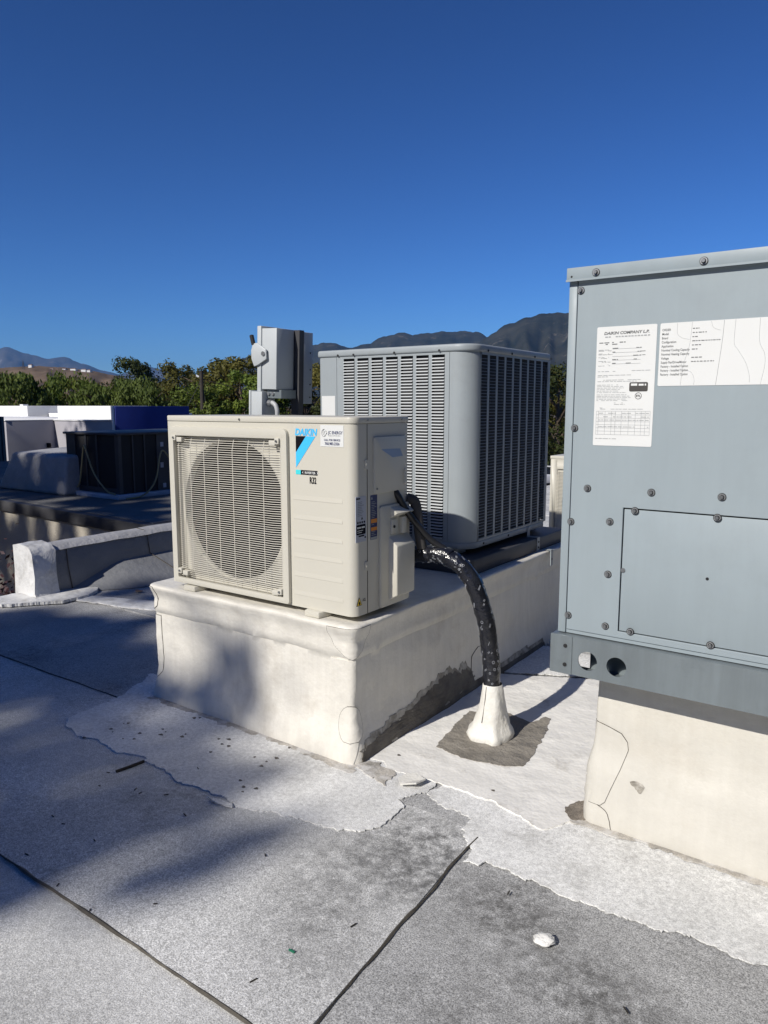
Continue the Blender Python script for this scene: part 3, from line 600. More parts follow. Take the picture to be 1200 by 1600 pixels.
# right-hand side fittings
g = MB(); g.box(X1 - 0.001, X1 + 0.0012, 2.1655, 2.1680, Z0, ZT); build('panel_seam', g, 'edge_dirt', dk)
g = MB(); g.prism(rrect(2.202, 2.410, 1.008, 1.219, 0.008, 4), X1 - 0.002, X1 + 0.009, 'x'); tc = build('terminal_cover', g, 'ivory', dk, bevel=0.003)
screw(X1 + 0.009, 2.216, 1.026, (1, 0, 0), tc, 0.004)
g = MB(); g.prism(rrect(2.396, 2.406, 1.03, 1.09, 0.004, 3), X1 + 0.009, X1 + 0.015, 'x'); build('finger_grip', g, 'ivory', tc)
g = MB(); g.prism([(2.243, 1.172), (2.368, 1.170), (2.388, 1.140), (2.318, 1.138)], X1 + 0.0088, X1 + 0.0096, 'x'); build('bluish_patch', g, 'bluepatch', tc)  # bluish tone on the cover, put in as a thin coloured patch
for z in (1.120, 0.742):
    g = MB(); g.prism(rrect(2.148, 2.166, z - 0.018, z + 0.018, 0.006, 3), X1 - 0.001, X1 + 0.004, 'x'); g.prism(circle(2.158, z, 0.005, 10), X1 + 0.004, X1 + 0.006, 'x')
    build('side_clip', g, 'ivory', dk)
xs_ = X1 + 0.0012
g = MB(); g.prism(rrect(2.096, 2.158, 0.838, 1.006, 0.002, 2), X1 - 0.001, xs_, 'x'); sl = build('rating_label', g, 'label_g', dk); tag(sl, 'pale silver rating label with a black panel')
g = MB(); xq = xs_ + 0.0005
g.prism(rrect(2.099, 2.154, 0.866, 0.903, 0.004, 2), xs_ - 0.0002, xq, 'x')
g.box(xs_, xq, 2.099, 2.122, 0.996, 1.001); g.box(xs_, xq, 2.112, 2.146, 0.858, 0.863); g.box(xs_, xq, 2.148, 2.156, 0.850, 0.856)
for k in range(4): g.prism(circle(2.108 + 0.013 * k, 0.911, 0.0045, 8), xs_, xq, 'x')
g.prism([(2.128, 0.921), (2.138, 0.921), (2.133, 0.932)], xs_, xq, 'x')
build('label_print', g, 'ink', sl)
g = MB()
for k in range(9): g.box(xs_, xq, 2.108, 2.128 + 0.02 * rnd.random(), 0.985 - 0.0062 * k, 0.9865 - 0.0062 * k)
build('label_print', g, 'ink_g', sl)
g = MB()
for (y, z, w_) in ((2.103, 0.889, 0.022), (2.129, 0.889, 0.02), (2.103, 0.880, 0.035), (2.103, 0.873, 0.028)): g.box(xq, xq + 0.0005, y, y + w_, z, z + 0.006 if z > 0.885 else z + 0.002)
build('label_print', g, 'label', sl)
g = MB(); g.prism(rrect(2.186, 2.228, 0.836, 1.004, 0.002, 2), X1 - 0.001, xs_, 'x'); wlb = build('warning_label', g, 'navy_ink', dk); tag(wlb, 'narrow navy warning label with orange bands')
g = MB(); g.box(xs_, xq, 2.189, 2.226, 0.899, 0.914); g.box(xs_, xq, 2.189, 2.226, 0.870, 0.883); build('label_band', g, 'orange', wlb)
g = MB(); g.box(xs_, xq, 2.187, 2.227, 0.837, 0.846); g.prism([(2.189, 0.988), (2.199, 0.988), (2.194, 0.999)], xs_, xq, 'x')
for k in range(20):
    z = 0.978 - 0.0066 * k
    if 0.893 < z < 0.918 or 0.866 < z < 0.887: continue
    g.box(xs_, xq, 2.191, 2.205 + 0.02 * rnd.random(), z, z + 0.0016)
build('label_print', g, 'ink_l', wlb)
g = MB(); g.prism([(2.099, 0.600), (2.131, 0.600), (2.115, 0.631)], X1 - 0.001, xs_, 'x'); wt = build('warning_triangle', g, 'ink', dk)
g = MB(); g.prism([(2.1025, 0.602), (2.1275, 0.602), (2.115, 0.6265)], xs_ - 0.0002, xq, 'x'); build('triangle_face', g, 'yellow', wt)
g = MB(); g.prism([(2.115 + 0.0048 * math.sin(a) * (1 - 0.55 * max(0, math.cos(a))), 0.6095 + 0.0065 * math.cos(a)) for a in [2 * PI * k / 12 for k in range(12)]], xq - 0.0002, xq + 0.0004, 'x'); build('triangle_flame', g, 'ink', wt)
g = MB(); g.text('A2L', 0.0155, (xq, 2.1345, 0.6125), 'side', bold=0.01, xs=0.8); build('label_print', g, 'ink', dk)
# valve cover: hooded box with a lit front cheek
XV = X1 + 0.092
g = MB(); g.prism(rrect(2.238, 2.438, 0.562, 0.957, 0.012, 4), X1 - 0.002, X1 + 0.010, 'x'); vc = build('valve_cover', g, 'ivory', dk, bevel=0.004)
def hood(y0, y1, z0, z1, zt, xo, cham=0.0):
    b = MB(); xa = X1 + 0.008
    ring0 = [(xa, y0, z0), (xa, y1, z0), (xa, y1, zt), (xa, y0, zt)]
    ring1 = [(xo, y0 + cham, z0 + 0.02), (xo, y1 - 0.004, z0 + 0.02), (xo, y1 - 0.004, z1), (xo, y0 + cham, z1)]
    return b.add(ring0 + ring1, [(4, 5, 6, 7), (0, 1, 5, 4), (1, 2, 6, 5), (2, 3, 7, 6), (3, 0, 4, 7)])
build('cover_hood', hood(2.292, 2.424, 0.585, 0.800, 0.838, X1 + 0.047, 0.004), 'ivory', vc, bevel=0.005)
build('cover_hood', hood(2.302, 2.424, 0.905, 0.926, 0.950, X1 + 0.040, 0.003), 'ivory', vc, bevel=0.004)
g = MB(); g.box(X1 + 0.008, X1 + 0.028, 2.36, 2.39, 0.84, 0.905); g.box(X1 + 0.008, X1 + 0.018, 2.302, 2.34, 0.845, 0.90); build('valve_stub', g, 'ivory', vc, bevel=0.003)
screw(X1 + 0.018, 2.316, 0.872, (1, 0, 0), vc, 0.006, m='rubber')

# ================================================================== lines and boot
hose = spline([(-1.66, 2.49, 0.742), (-1.60, 2.497, 0.735), (-1.50, 2.503, 0.742), (-1.40, 2.515, 0.700), (-1.338, 2.528, 0.600), (-1.305, 2.54, 0.485), (-1.288, 2.548, 0.363), (-1.279, 2.552, 0.235), (-1.276, 2.555, 0.12)], 9)
def hr(p, i): return 0.0340 + 0.0015 * nz(p.x * 9, p.z * 30, 4) + 0.0008 * math.sin(i * 1.7)
hb = thing('refrigerant_line', 'thick black tape-wrapped line arching from the ivory unit into the white boot', 'pipe', (-1.276, 2.555, 0.02))
g = MB(); g.tube(hose, [hr(p, i) for i, p in enumerate(hose)], 20); tp = build('tape_wrap', g, 'tape', hb, smooth=70)
for k in range(10):     # overlapping tape turns
    i = 5 + k * 6; a, b = hose[i], hose[i + 1]; t = (b - a).normalized()
    sd = t.cross(Vector((0.3, -1, 0.1))).normalized(); g = MB(); vs = []
    tilt = 0.55 * (1 if k % 2 else -1); n2 = t.cross(sd).normalized()
    for q in range(25):
        an = 2 * PI * q / 24; d = sd * math.cos(an) + n2 * math.sin(an)
        ax = a + t * (tilt * 0.04 * math.cos(an) * 1.0)
        vs += [ax + d * 0.0353, ax + t * 0.030 + d * (0.0358 + 0.0015 * math.sin(q * 2 + k)), ax + t * 0.052 + d * 0.0325]
    g.add(vs, [(3 * q + m_, 3 * q + m_ + 1, 3 * q + 4 + m_, 3 * q + 3 + m_) for q in range(24) for m_ in (0, 1)])
    build('tape_turn', g, 'tape', hb, smooth=60)
g = MB(); r9 = random.Random(12)                      # printing on the tape: small marks wrapped on the surface
for k in range(190):
    i = r9.randrange(4, len(hose) - 2); a = hose[i]; t = (hose[i + 1] - hose[i - 1]).normalized()
    sd = t.cross(Vector((0.2, -1, 0.1))).normalized(); n2 = t.cross(sd).normalized()
    an = r9.uniform(0, 2 * PI); ln = r9.choice((0.006, 0.010, 0.016, 0.022)); sk = r9.choice((0.5, -0.6, 0.9))
    wv = r9.uniform(0.0007, 0.0016)
    def sp(du, dv):
        aa = an + dv / 0.041; return a + t * du + (sd * math.cos(aa) + n2 * math.sin(aa)) * 0.0374
    if k % 3 == 0:
        rr = r9.uniform(0.003, 0.006); g.tube([sp(rr * math.cos(q), rr * math.sin(q)) for q in [2 * PI * j / 8 for j in range(9)]], 0.0006, 3)
    else:
        for row in range(r9.choice((1, 2, 2))):
            o2 = row * 0.004; c, s_ = math.cos(sk), math.sin(sk)
            g.quad(sp(o2 * -s_, o2 * c), sp(ln * c - o2 * s_, ln * s_ + o2 * c), sp(ln * c - (o2 + wv) * s_, ln * s_ + (o2 + wv) * c), sp(-(o2 + wv) * s_, (o2 + wv) * c))
build('tape_printing', g, 'tapeprint', hb)
g = MB(); cab = spline([(X1 - 0.008, 2.352, 1.010), (X1 + 0.006, 2.360, 0.985), (X1 + 0.020, 2.392, 0.93), (-1.565, 2.445, 0.86), (-1.525, 2.485, 0.80), (-1.465, 2.515, 0.755), (-1.41, 2.53, 0.705)], 8)
g.tube(cab, 0.014, 12); tag(build('power_cable', g, 'cable', None, smooth=60, origin=cab[-1]), 'black power cable from the terminal cover of the ivory unit to the taped line', 'cable')
g = MB(); g.tube(spline([(X1 - 0.005, 2.436, 0.97), (X1 + 0.02, 2.455, 0.955), (X1 + 0.030, 2.462, 0.90), (-1.575, 2.470, 0.83), (-1.57, 2.482, 0.765)], 8), 0.021, 12)
tag(build('insulated_pipe', g, 'foam', None, smooth=60, origin=(-1.57, 2.48, 0.765)), 'grey foam insulated pipe behind the valve cover of the ivory unit', 'pipe')
g = MB(); prof = [(0.040, 0.250), (0.044, 0.235), (0.047, 0.20), (0.054, 0.15), (0.064, 0.10), (0.078, 0.06), (0.094, 0.035), (0.100, 0.018)]
prof = [(0.037, 0.236), (0.040, 0.232), (0.043, 0.21), (0.047, 0.18), (0.052, 0.15), (0.058, 0.12), (0.066, 0.09), (0.074, 0.062), (0.088, 0.042), (0.094, 0.028), (0.090, 0.012)]; N = 40; vs = []
for j, (r, h) in enumerate(prof):
    for k in range(N):
        a = 2 * PI * k / N; q = 1 + (0.20 * nz(math.cos(a) * 1.6, math.sin(a) * 1.6, h * 9) + 0.10 * nz(math.cos(a) * 4, math.sin(a) * 4, h * 22)) * min(1, (0.26 - h) * 8)
        vs.append((-1.278 + r * q * math.cos(a), 2.556 + r * q * math.sin(a), h + (0.010 * nz(math.cos(a) * 2, math.sin(a) * 2, 5) if j > 7 else 0)))
g.add(vs, [(j * N + k, j * N + (k + 1) % N, (j + 1) * N + (k + 1) % N, (j + 1) * N + k) for j in range(len(prof) - 1) for k in range(N)])
bt = thing('pipe_boot', 'crumpled white flashing boot round the foot of the black taped line', 'pipe boot', (-1.278, 2.556, 0.02))
build('boot_cone', g, 'boot', bt, smooth=70)
g = MB(); g.tube([(-1.278 + 1.02 * r * math.cos(-1.75), 2.556 + 1.02 * r * math.sin(-1.75), h) for r, h in prof[1:7]], 0.0012, 4); build('boot_seam', g, 'edge_dirt', bt)

# ================================================================== grey louvred condenser
ax0, ax1, ay0, ay1, az0, az1 = -2.622, -1.690, 3.090, 4.060, 0.640, 1.622
ac = thing('condenser_unit', 'tall square grey condenser with louvred sides on the far end of the curb', 'condenser', ((ax0 + ax1) / 2, (ay0 + ay1) / 2, az0))
g = MB(); g.prism(rrect(ax0 - 0.008, ax1 + 0.008, ay0 - 0.008, ay1 + 0.008, [0.03, 0.10, 0.10, 0.03], 10), az1 - 0.036, az1); build('top_cover', g, 'acgrey', ac, bevel=0.010, seg=3)
g = MB(); g.prism(rrect(ax0 + 0.01, ax1 + 0.002, ay0 - 0.002, ay1 - 0.002, [0.03, 0.10, 0.10, 0.03], 10), az0, az0 + 0.032); build('base_pan', g, 'acgrey', ac, bevel=0.006)
g = MB(); g.prism(rrect(ax0 + 0.02, ax1 - 0.016, ay0 + 0.016, ay1 - 0.02, [0.03, 0.09, 0.09, 0.03], 8), az0 + 0.03, az1 - 0.034); build('coil', g, 'coil', ac)
zb, zt = az0 + 0.032, az1 - 0.036
g = MB(); arc = [(ax1 - 0.10 + 0.10 * math.cos(a), ay0 + 0.10 + 0.10 * math.sin(a)) for a in [1.5 * PI + 0.5 * PI * k / 14 for k in range(15)]]
outer = [(-1.806, ay0)] + arc + [(ax1, 3.178)]; inner = [(x - 0.004 if i > 7 else x, y + 0.004) for i, (x, y) in enumerate(outer)]
g.prism(outer + inner[::-1], zb, zt); build('corner_post', g, 'acgrey', ac, smooth=30)
arc = [(ax1 - 0.06 + 0.06 * math.cos(a), ay1 - 0.06 + 0.06 * math.sin(a)) for a in [0.5 * PI * k / 8 for k in range(9)]]
g = MB(); g.prism([(ax1, ay1 - 0.064)] + arc + [(ax1 - 0.12, ay1), (ax1 - 0.12, ay1 - 0.004)] + [(x - 0.004, y - 0.004) for x, y in arc[::-1]] + [(ax1 - 0.004, ay1 - 0.064)], zb, zt); build('corner_post', g, 'acgrey', ac, smooth=30)
g = MB(); g.prism(rrect(ax0 + 0.002, -2.494, ay0, ay0 + 0.12, [0.025, 0, 0, 0], 8), zb, zt); build('control_panel', g, 'acgrey', ac, smooth=30)
g = MB(); g.box(-2.596, -2.505, ay0 - 0.0015, ay0, 1.20, 1.385); pl_ = build('paper_label', g, 'label', ac)
g = MB(); g.box(ax0 - 0.0005, ax0 + 0.006, ay0 + 0.028, ay1 - 0.03, zb, zt); build('side_panel', g, 'acgrey', ac)
g = MB(); g.box(ax0 + 0.02, ax1 - 0.1, ay1 - 0.012, ay1 - 0.006, zb, zt); build('rear_panel', g, 'acgrey', ac)
# front louvre panel
lw, lp, rp = 0.0715, 0.0902, 0.0150; lx0 = -2.446; nrow = int((zt - zb - 0.022) / rp)
g = MB(); xsb = [-2.492] + sum([[lx0 + lp * i, lx0 + lp * i + lw] for i in range(7)], []) + [-1.808]
for i in range(0, len(xsb), 2): g.box(xsb[i], xsb[i + 1], ay0, ay0 + 0.002, zb + 0.011, zt - 0.011)
g.box(-2.492, -1.808, ay0, ay0 + 0.002, zb, zb + 0.0108); g.box(-2.492, -1.808, ay0, ay0 + 0.002, zt - 0.0108, zt)
lpan = build('louver_frame', g, 'acgrey', ac)
def louver_mesh(w_, k=1.0):
    b = MB()
    b.add([(0, 0.0005, 0.0012 + 0.0060 * k), (w_, 0.0005, 0.0012 + 0.0060 * k), (w_ - 0.002, -0.0058 * k, 0.0012 + 0.0034 * k), (0.002, -0.0058 * k, 0.0012 + 0.0034 * k), (w_ - 0.001, -0.0064 * k, 0.0012), (0.001, -0.0064 * k, 0.0012)], [(0, 3, 2, 1), (3, 5, 4, 2), (0, 5, 3), (1, 2, 4)])
    return b
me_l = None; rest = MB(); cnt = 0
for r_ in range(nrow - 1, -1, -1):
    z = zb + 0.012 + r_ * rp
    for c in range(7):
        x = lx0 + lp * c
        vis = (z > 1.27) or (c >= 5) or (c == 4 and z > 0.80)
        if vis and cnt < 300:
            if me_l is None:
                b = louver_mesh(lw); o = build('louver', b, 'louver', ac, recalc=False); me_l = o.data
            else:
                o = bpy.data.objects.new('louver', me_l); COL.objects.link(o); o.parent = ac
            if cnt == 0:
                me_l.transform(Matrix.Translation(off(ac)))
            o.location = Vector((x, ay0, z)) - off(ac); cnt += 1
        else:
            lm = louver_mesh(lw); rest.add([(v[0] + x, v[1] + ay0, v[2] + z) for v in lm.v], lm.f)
for r_ in range(nrow):
    z = zb + 0.012 + r_ * rp
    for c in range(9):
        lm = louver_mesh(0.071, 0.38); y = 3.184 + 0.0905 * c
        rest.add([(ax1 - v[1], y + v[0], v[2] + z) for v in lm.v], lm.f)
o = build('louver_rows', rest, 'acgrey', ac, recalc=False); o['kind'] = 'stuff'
g = MB(); ysb = [3.180] + sum([[3.184 + 0.0905 * i, 3.184 + 0.0905 * i + 0.071] for i in range(9)], []) + [ay1 - 0.066]
for i in range(0, len(ysb), 2): g.box(ax1 - 0.002, ax1, ysb[i], ysb[i + 1], zb + 0.011, zt - 0.011)
g.box(ax1 - 0.002, ax1, 3.18, ay1 - 0.066, zb, zb + 0.0108); g.box(ax1 - 0.002, ax1, 3.18, ay1 - 0.066, zt - 0.0108, zt)
build('louver_frame', g, 'acgrey', ac)
for x in (-2.478, -2.375, -2.12, -1.86): screw(x, ay0 - 0.008, az1 - 0.028, (0, -1, 0), ac, 0.0055, m='rubber')
for y in (3.24, 3.5, 3.78, 4.0): screw(ax1 + 0.008, y, az1 - 0.028, (1, 0, 0), ac, 0.0055, m='rubber')
for y in (3.24, 3.52): screw(ax1 + 0.002, y, az0 + 0.016, (1, 0, 0), ac, 0.0055, m='rubber')
# sleeper platform under the condenser
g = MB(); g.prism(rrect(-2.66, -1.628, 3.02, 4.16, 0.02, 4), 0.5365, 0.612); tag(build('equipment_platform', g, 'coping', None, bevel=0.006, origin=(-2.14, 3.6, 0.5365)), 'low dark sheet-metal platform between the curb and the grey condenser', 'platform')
g = MB(); g.box(-2.60, -1.76, 3.10, 3.19, 0.613, 0.639); g.box(-2.60, -1.76, 3.95, 4.04, 0.613, 0.639); tag(build('support_rail', g, 'steel', None, origin=(-2.18, 3.57, 0.613)), 'pair of flat rails holding the grey condenser above its platform', 'rail')
for (y, a) in ((3.77, 0),):
    s_ = thing('hold_down_strap', 'bent metal strap tying the grey condenser down to its platform', 'strap', (-1.62, y, 0.54))
    g = MB(); g.box(ax1 + 0.003, ax1 + 0.006, y - 0.016, y + 0.016, 0.606, 0.668); g.box(-1.684, -1.622, y - 0.016, y + 0.016, 0.613, 0.616); g.box(-1.6275, -1.6245, y - 0.016, y + 0.016, 0.54, 0.6125); build('strap_plate', g, 'acgrey', s_)
    for z in (0.56, 0.59): screw(-1.6245, y, z, (1, 0, 0), s_, 0.005, m='rubber')
    s2 = thing('hold_down_clip', 'short metal clip screwed to the curb lip below the strap', 'clip', (-1.57, y + 0.06, 0.45))
    g = MB(); g.box(-1.572, -1.568, y + 0.045, y + 0.075, 0.455, 0.538); g.box(-1.60, -1.568, y + 0.045, y + 0.075, 0.5395, 0.5425); build('clip_plate', g, 'acgrey', s2)
    screw(-1.568, y + 0.06, 0.49, (1, 0, 0), s2, 0.004, m='rubber')

# ================================================================== disconnect switch on its strut
ds = thing('disconnect_switch', 'pale grey disconnect switch box with black-tipped lever behind the ivory unit', 'switch box', (-2.76, 3.02, 0.535))
dx, dy = -2.785, 2.90
g = MB(); g.box(dx - 0.105, dx, dy, dy + 0.135, 1.418, 1.735); build('switch_box', g, 'disc', ds, bevel=0.003)
g = MB(); g.box(dx - 0.135, dx - 0.1065, dy - 0.006, dy + 0.14, 1.405, 1.748); build('box_door', g, 'disc', ds, bevel=0.003)
g = MB(); pts = [(-0.055, 1.575), (-0.115, 1.545), (-0.145, 1.535), (-0.165, 1.575), (-0.168, 1.62), (-0.155, 1.655), (-0.125, 1.66), (-0.06, 1.625)]
g.prism([(dx + a, b) for a, b in pts], dy - 0.020, dy - 0.008, 'y'); lv = build('lever_plate', g, 'disc', ds, bevel=0.004)
g = MB(); g.cyl((dx - 0.075, dy - 0.026, 1.603), (dx - 0.075, dy - 0.02, 1.603), 0.012, 20); build('pivot', g, 'steel', lv)
g = MB(); g.prism(rrect(-0.009, 0.009, 0, 0.055, 0.004, 3), -0.007, 0.007, 'y'); g.v = [tuple(Matrix.Translation((dx - 0.153, dy - 0.014, 1.648)) @ Matrix.Rotation(RAD(-18), 4, 'Y') @ Vector(p)) for p in g.v]; build('lever_tip', g, 'rubber', lv)
g = MB(); g.box(dx - 0.02, dx + 0.034, dy + 0.140, dy + 0.177, 0.5365, 1.735); build('strut_post', g, 'coping', ds)
g = MB(); g.box(dx - 0.05, dx + 0.030, dy + 0.179, dy + 0.255, 1.345, 1.728); build('rear_box', g, 'disc', ds, bevel=0.003)
for z in (1.38, 1.45, 1.53, 1.62): screw(dx + 0.030, dy + 0.235, z, (1, 0, 0), ds, 0.004, m='rubber')
g = MB(); g.box(dx - 0.085, dx + 0.018, dy + 0.02, dy + 0.135, 1.372, 1.4165); build('bracket', g, 'rail', ds)
for x in (-0.07, -0.04): 
    g = MB(); g.tube([(dx + x, dy + 0.012, 1.395), (dx + x, dy + 0.019, 1.395)], 0.009, 12); build('bolt', g, 'steel', ds)
g = MB(); g.box(dx - 0.165, dx - 0.085, dy - 0.02, dy + 0.08, 1.20, 1.405); jb = build('junction_box', g, 'disc', ds, bevel=0.003)
g = MB(); g.box(dx - 0.178, dx - 0.166, dy - 0.024, dy + 0.084, 1.195, 1.41); build('box_lid', g, 'disc', jb, bevel=0.002)
g = MB(); g.tube(spline([(dx - 0.085, dy + 0.03, 1.345), (dx - 0.05, dy + 0.03, 1.345), (dx - 0.025, dy + 0.03, 1.32), (dx - 0.02, dy + 0.03, 1.25), (dx - 0.03, dy + 0.03, 0.9), (dx - 0.02, dy + 0.03, 0.538)], 8), 0.012, 12); build('conduit', g, 'conduit', ds, smooth=60)
g = MB(); g.tube([(dx - 0.0845, dy + 0.03, 1.345), (dx - 0.06, dy + 0.03, 1.345)], 0.019, 14); build('conduit_nut', g, 'steel', ds)
ds.rotation_euler = (0, RAD(2.2), 0)

# ================================================================== packaged unit
px0, px1, py0, py1, pz0, pz1 = -0.822, 1.05, 2.070, 3.40, 0.657, 1.714
pk = thing('packaged_unit', 'tall blue-grey packaged rooftop unit with two white labels on the right', 'rooftop unit', (0.1, 2.7, 0.535))
g = MB(); g.box(px0, px0 + 0.0245, py0, py1, pz0, 1.679); build('corner_post', g, 'pkg', pk, bevel=0.003)
ap = (-0.6415, 0.35, 0.688, 1.048)
g = MB(); g.holed([(px0 + 0.0265, 0.669), (px1, 0.669), (px1, 1.679), (px0 + 0.0265, 1.679)], [[(ap[0], ap[2]), (ap[1], ap[2]), (ap[1], ap[3]), (ap[0], ap[3])]], py0, py0 + 0.012, 'y')
fp = build('front_panel', g, 'pkg', pk, bevel=0.0012, seg=1)
g = MB(); g.box(px0 + 0.004, px1, py0 + 0.030, py1 - 0.01, pz0 + 0.002, 1.70); build('inner_cabinet', g, 'black', pk)
g = MB(); g.box(ap[0] + 0.003, ap[1] - 0.003, py0 + 0.003, py0 + 0.010, ap[2] + 0.003, ap[3] - 0.004); acp = build('access_panel', g, 'pkg', pk, bevel=0.0015); tag(acp, 'removable square access panel')
g = MB(); g.prism([(px0 - 0.004, 1.679), (px1, 1.679), (px1, 1.7145), (px0 - 0.004, 1.7145)], py0 - 0.013, py1 + 0.01, 'y'); build('top_cap', g, 'pkg', pk, bevel=0.002)
g = MB(); g.box(px0 - 0.004, px1, py0 - 0.017, py0 - 0.0132, 1.6765, 1.682); build('drip_lip', g, 'pkg', pk)
g = MB(); g.box(px0 + 0.026, px1, py0 + 0.004, py0 + 0.02, 0.6575, 0.668); build('sill', g, 'pkg', pk)
g = MB(); g.box(px0 + 0.001, px0 + 0.003, py0 + 0.03, py1, pz0, 1.679); build('side_panel', g, 'pkg', pk)
SCR = [(-.741,1.695,-.013),(-.462,1.695,-.013),(-.18,1.695,-.013),(-.787,1.652,0),(-.791,1.268,0),(-.792,.995,0),(-.790,.712,0),(-.746,1.096,0),(-.566,1.096,0),(-.386,1.096,0),(-.677,1.005,0),(-.676,.852,0),(-.677,.698,0),(-.608,1.042,0),(-.394,1.041,0),(-.605,.694,0),(-.391,.695,0)]
for (x, z, d) in SCR: screw(x, py0 + d, z, (0, -1, 0), pk, washer=0.0105)
screw(-0.6345, py0 + 0.003, 0.869, (0, -1, 0), acp, 0.0065, m='screw')
g = MB(); g.tube([(-0.410, py0 + 0.0032, 0.874), (-0.410, py0 + 0.0022, 0.874)], 0.0042, 14); build('drill_hole', g, 'black', acp)
g = MB(); g.tube([(-0.811, py0 - 0.0135, 1.690), (-0.811, py0 - 0.0128, 1.690)], 0.003, 10); build('drill_hole', g, 'black', pk)
# base rail with lifting holes
g = MB(); g.holed([(-0.832, 0.5375), (px1, 0.5375), (px1, 0.6545), (-0.832, 0.6545)], [circle(-0.719, 0.588, 0.0285, 36), circle(-0.634, 0.588, 0.0285, 36)], 2.050, 2.0535, 'y')
g.box(-0.832, px1, 2.0535, py1 - 0.02, 0.6510, 0.6545); g.box(-0.832, px1, 2.0537, 2.1278, 0.5375, 0.5405); g.box(-0.832, -0.8285, 2.0537, py1, 0.5407, 0.6508); g.box(-0.8285, px1, py1 - 0.004, py1, 0.54, 0.6508)
rl = build('base_rail', g, 'rail', pk)
g = MB(); g.box(-0.738, px1, 2.128, 2.131, 0.5375, 0.6508); build('rail_web', g, 'rail', rl)
g = MB(); g.box(-0.8345, -0.7665, 2.0475, 2.0498, 0.5365, 0.6555); rb = build('rail_bracket', g, 'rail', rl, bevel=0.001, seg=1)
for z in (0.624, 0.566): screw(-0.787, 2.0475, z, (0, -1, 0), rl, 0.0058, m='rubber')
for x in (-0.55, -0.3, 0.2): pass
# labels on the packaged unit
yl = py0 - 0.0012
def wlines(g, x0, x1, z, h, y, r, dens=0.75, wmin=0.004, wmax=0.016):
    x = x0
    while x < x1:
        w_ = min(r.uniform(wmin, wmax), x1 - x)
        if r.random() < dens: g.quad((x, y, z), (x + w_, y, z), (x + w_, y, z + h), (x, y, z + h))
        x += w_ + r.uniform(0.0015, 0.003)
g = MB(); g.prism(rrect(-0.7355, -0.5725, 1.2205, 1.548, 0.004, 3), yl, yl + 0.0011, 'y'); l1 = build('rating_label', g, 'label', pk); tag(l1, 'tall white rating label with a ruled table')
r5 = random.Random(5); y2 = yl - 0.0006
g = MB(); g.text('DAIKIN COMPANY L.P.', 0.0105, (-0.654, y2, 1.5265), bold=0.03, shear=0.2, xs=1.15, align='CENTER')
wlines(g, -0.728, -0.700, 1.5035, 0.0022, y2, r5); wlines(g, -0.692, -0.655, 1.5035, 0.0024, y2, r5); wlines(g, -0.728, -0.704, 1.499, 0.0022, y2, r5); wlines(g, -0.692, -0.672, 1.4988, 0.0022, y2, r5)
for k in range(5): wlines(g, -0.690, -0.674, 1.488 - 0.0102 * k, 0.0018, y2, r5, 0.9); wlines(g, -0.652, -0.60, 1.488 - 0.0102 * k, 0.0014, y2, r5, 0.35)
build('label_print', g, 'ink_g', l1)
g = MB(); wlines(g, -0.712, -0.59, 1.5185, 0.0030, y2, r5, 0.95, 0.004, 0.009)
for k in range(5):
    wlines(g, -0.729, -0.70, 1.4845 - 0.0102 * k, 0.0012, y2, r5); wlines(g, -0.729, -0.69, 1.482 - 0.0102 * k, 0.0012, y2, r5)
    g.quad((-0.690, y2, 1.4868 - 0.0102 * k), (-0.612, y2, 1.4868 - 0.0102 * k), (-0.612, y2, 1.4873 - 0.0102 * k), (-0.690, y2, 1.4873 - 0.0102 * k))
for z, a, b in ((1.4255, -0.729, -0.68), (1.4265, -0.635, -0.585), (1.415, -0.729, -0.62), (1.411, -0.729, -0.70), (1.402, -0.729, -0.61), (1.398, -0.729, -0.62)): wlines(g, a, b, z, 0.0013, y2, r5)
for k in range(6): wlines(g, -0.730, -0.652 + r5.uniform(-0.02, 0.004), 1.3885 - 0.0042 * k, 0.0012, y2, r5, 0.95)
for k in range(5): wlines(g, -0.730, -0.645 + r5.uniform(-0.01, 0.012), 1.3615 - 0.0040 * k, 0.0012, y2, r5, 0.95)
for z, a, b in ((1.339, -0.68, -0.655), (1.335, -0.68, -0.65), (1.325, -0.72, -0.71), (1.322, -0.73, -0.60)): wlines(g, a, b, z, 0.0012, y2, r5)
build('label_print', g, 'ink_l', l1)
g = MB(); tx = [-0.729, -0.723, -0.704, -0.686, -0.675, -0.658, -0.638, -0.620, -0.604, -0.593, -0.580]; tz = [1.3165, 1.3065, 1.2975, 1.288, 1.279, 1.270, 1.261, 1.2515]
for z in tz: g.quad((tx[0], y2, z), (tx[-1], y2, z), (tx[-1], y2, z + 0.0006), (tx[0], y2, z + 0.0006))
for x in tx: g.quad((x, y2, tz[-1]), (x + 0.0006, y2, tz[-1]), (x + 0.0006, y2, tz[0]), (x, y2, tz[0]))
for k in (0, 1, 2, 4): wlines(g, -0.722, -0.583, tz[k] - 0.006, 0.0016, y2, r5, 0.8)
wlines(g, -0.729, -0.645, 1.2395, 0.0016, y2, r5)
build('label_table', g, 'ink_l', l1)
g = MB(); g.prism(rrect(-0.6395, -0.5895, 1.3705, 1.3955, 0.004, 3), y2, y2 + 0.0005, 'y'); bd = build('label_badge', g, 'foam', l1)
g = MB(); wlines(g, -0.635, -0.618, 1.386, 0.006, y2 - 0.0004, r5, 1, 0.02, 0.03); wlines(g, -0.614, -0.594, 1.386, 0.005, y2 - 0.0004, r5, 1); wlines(g, -0.636, -0.60, 1.377, 0.002, y2 - 0.0004, r5); build('badge_print', g, 'label', bd)
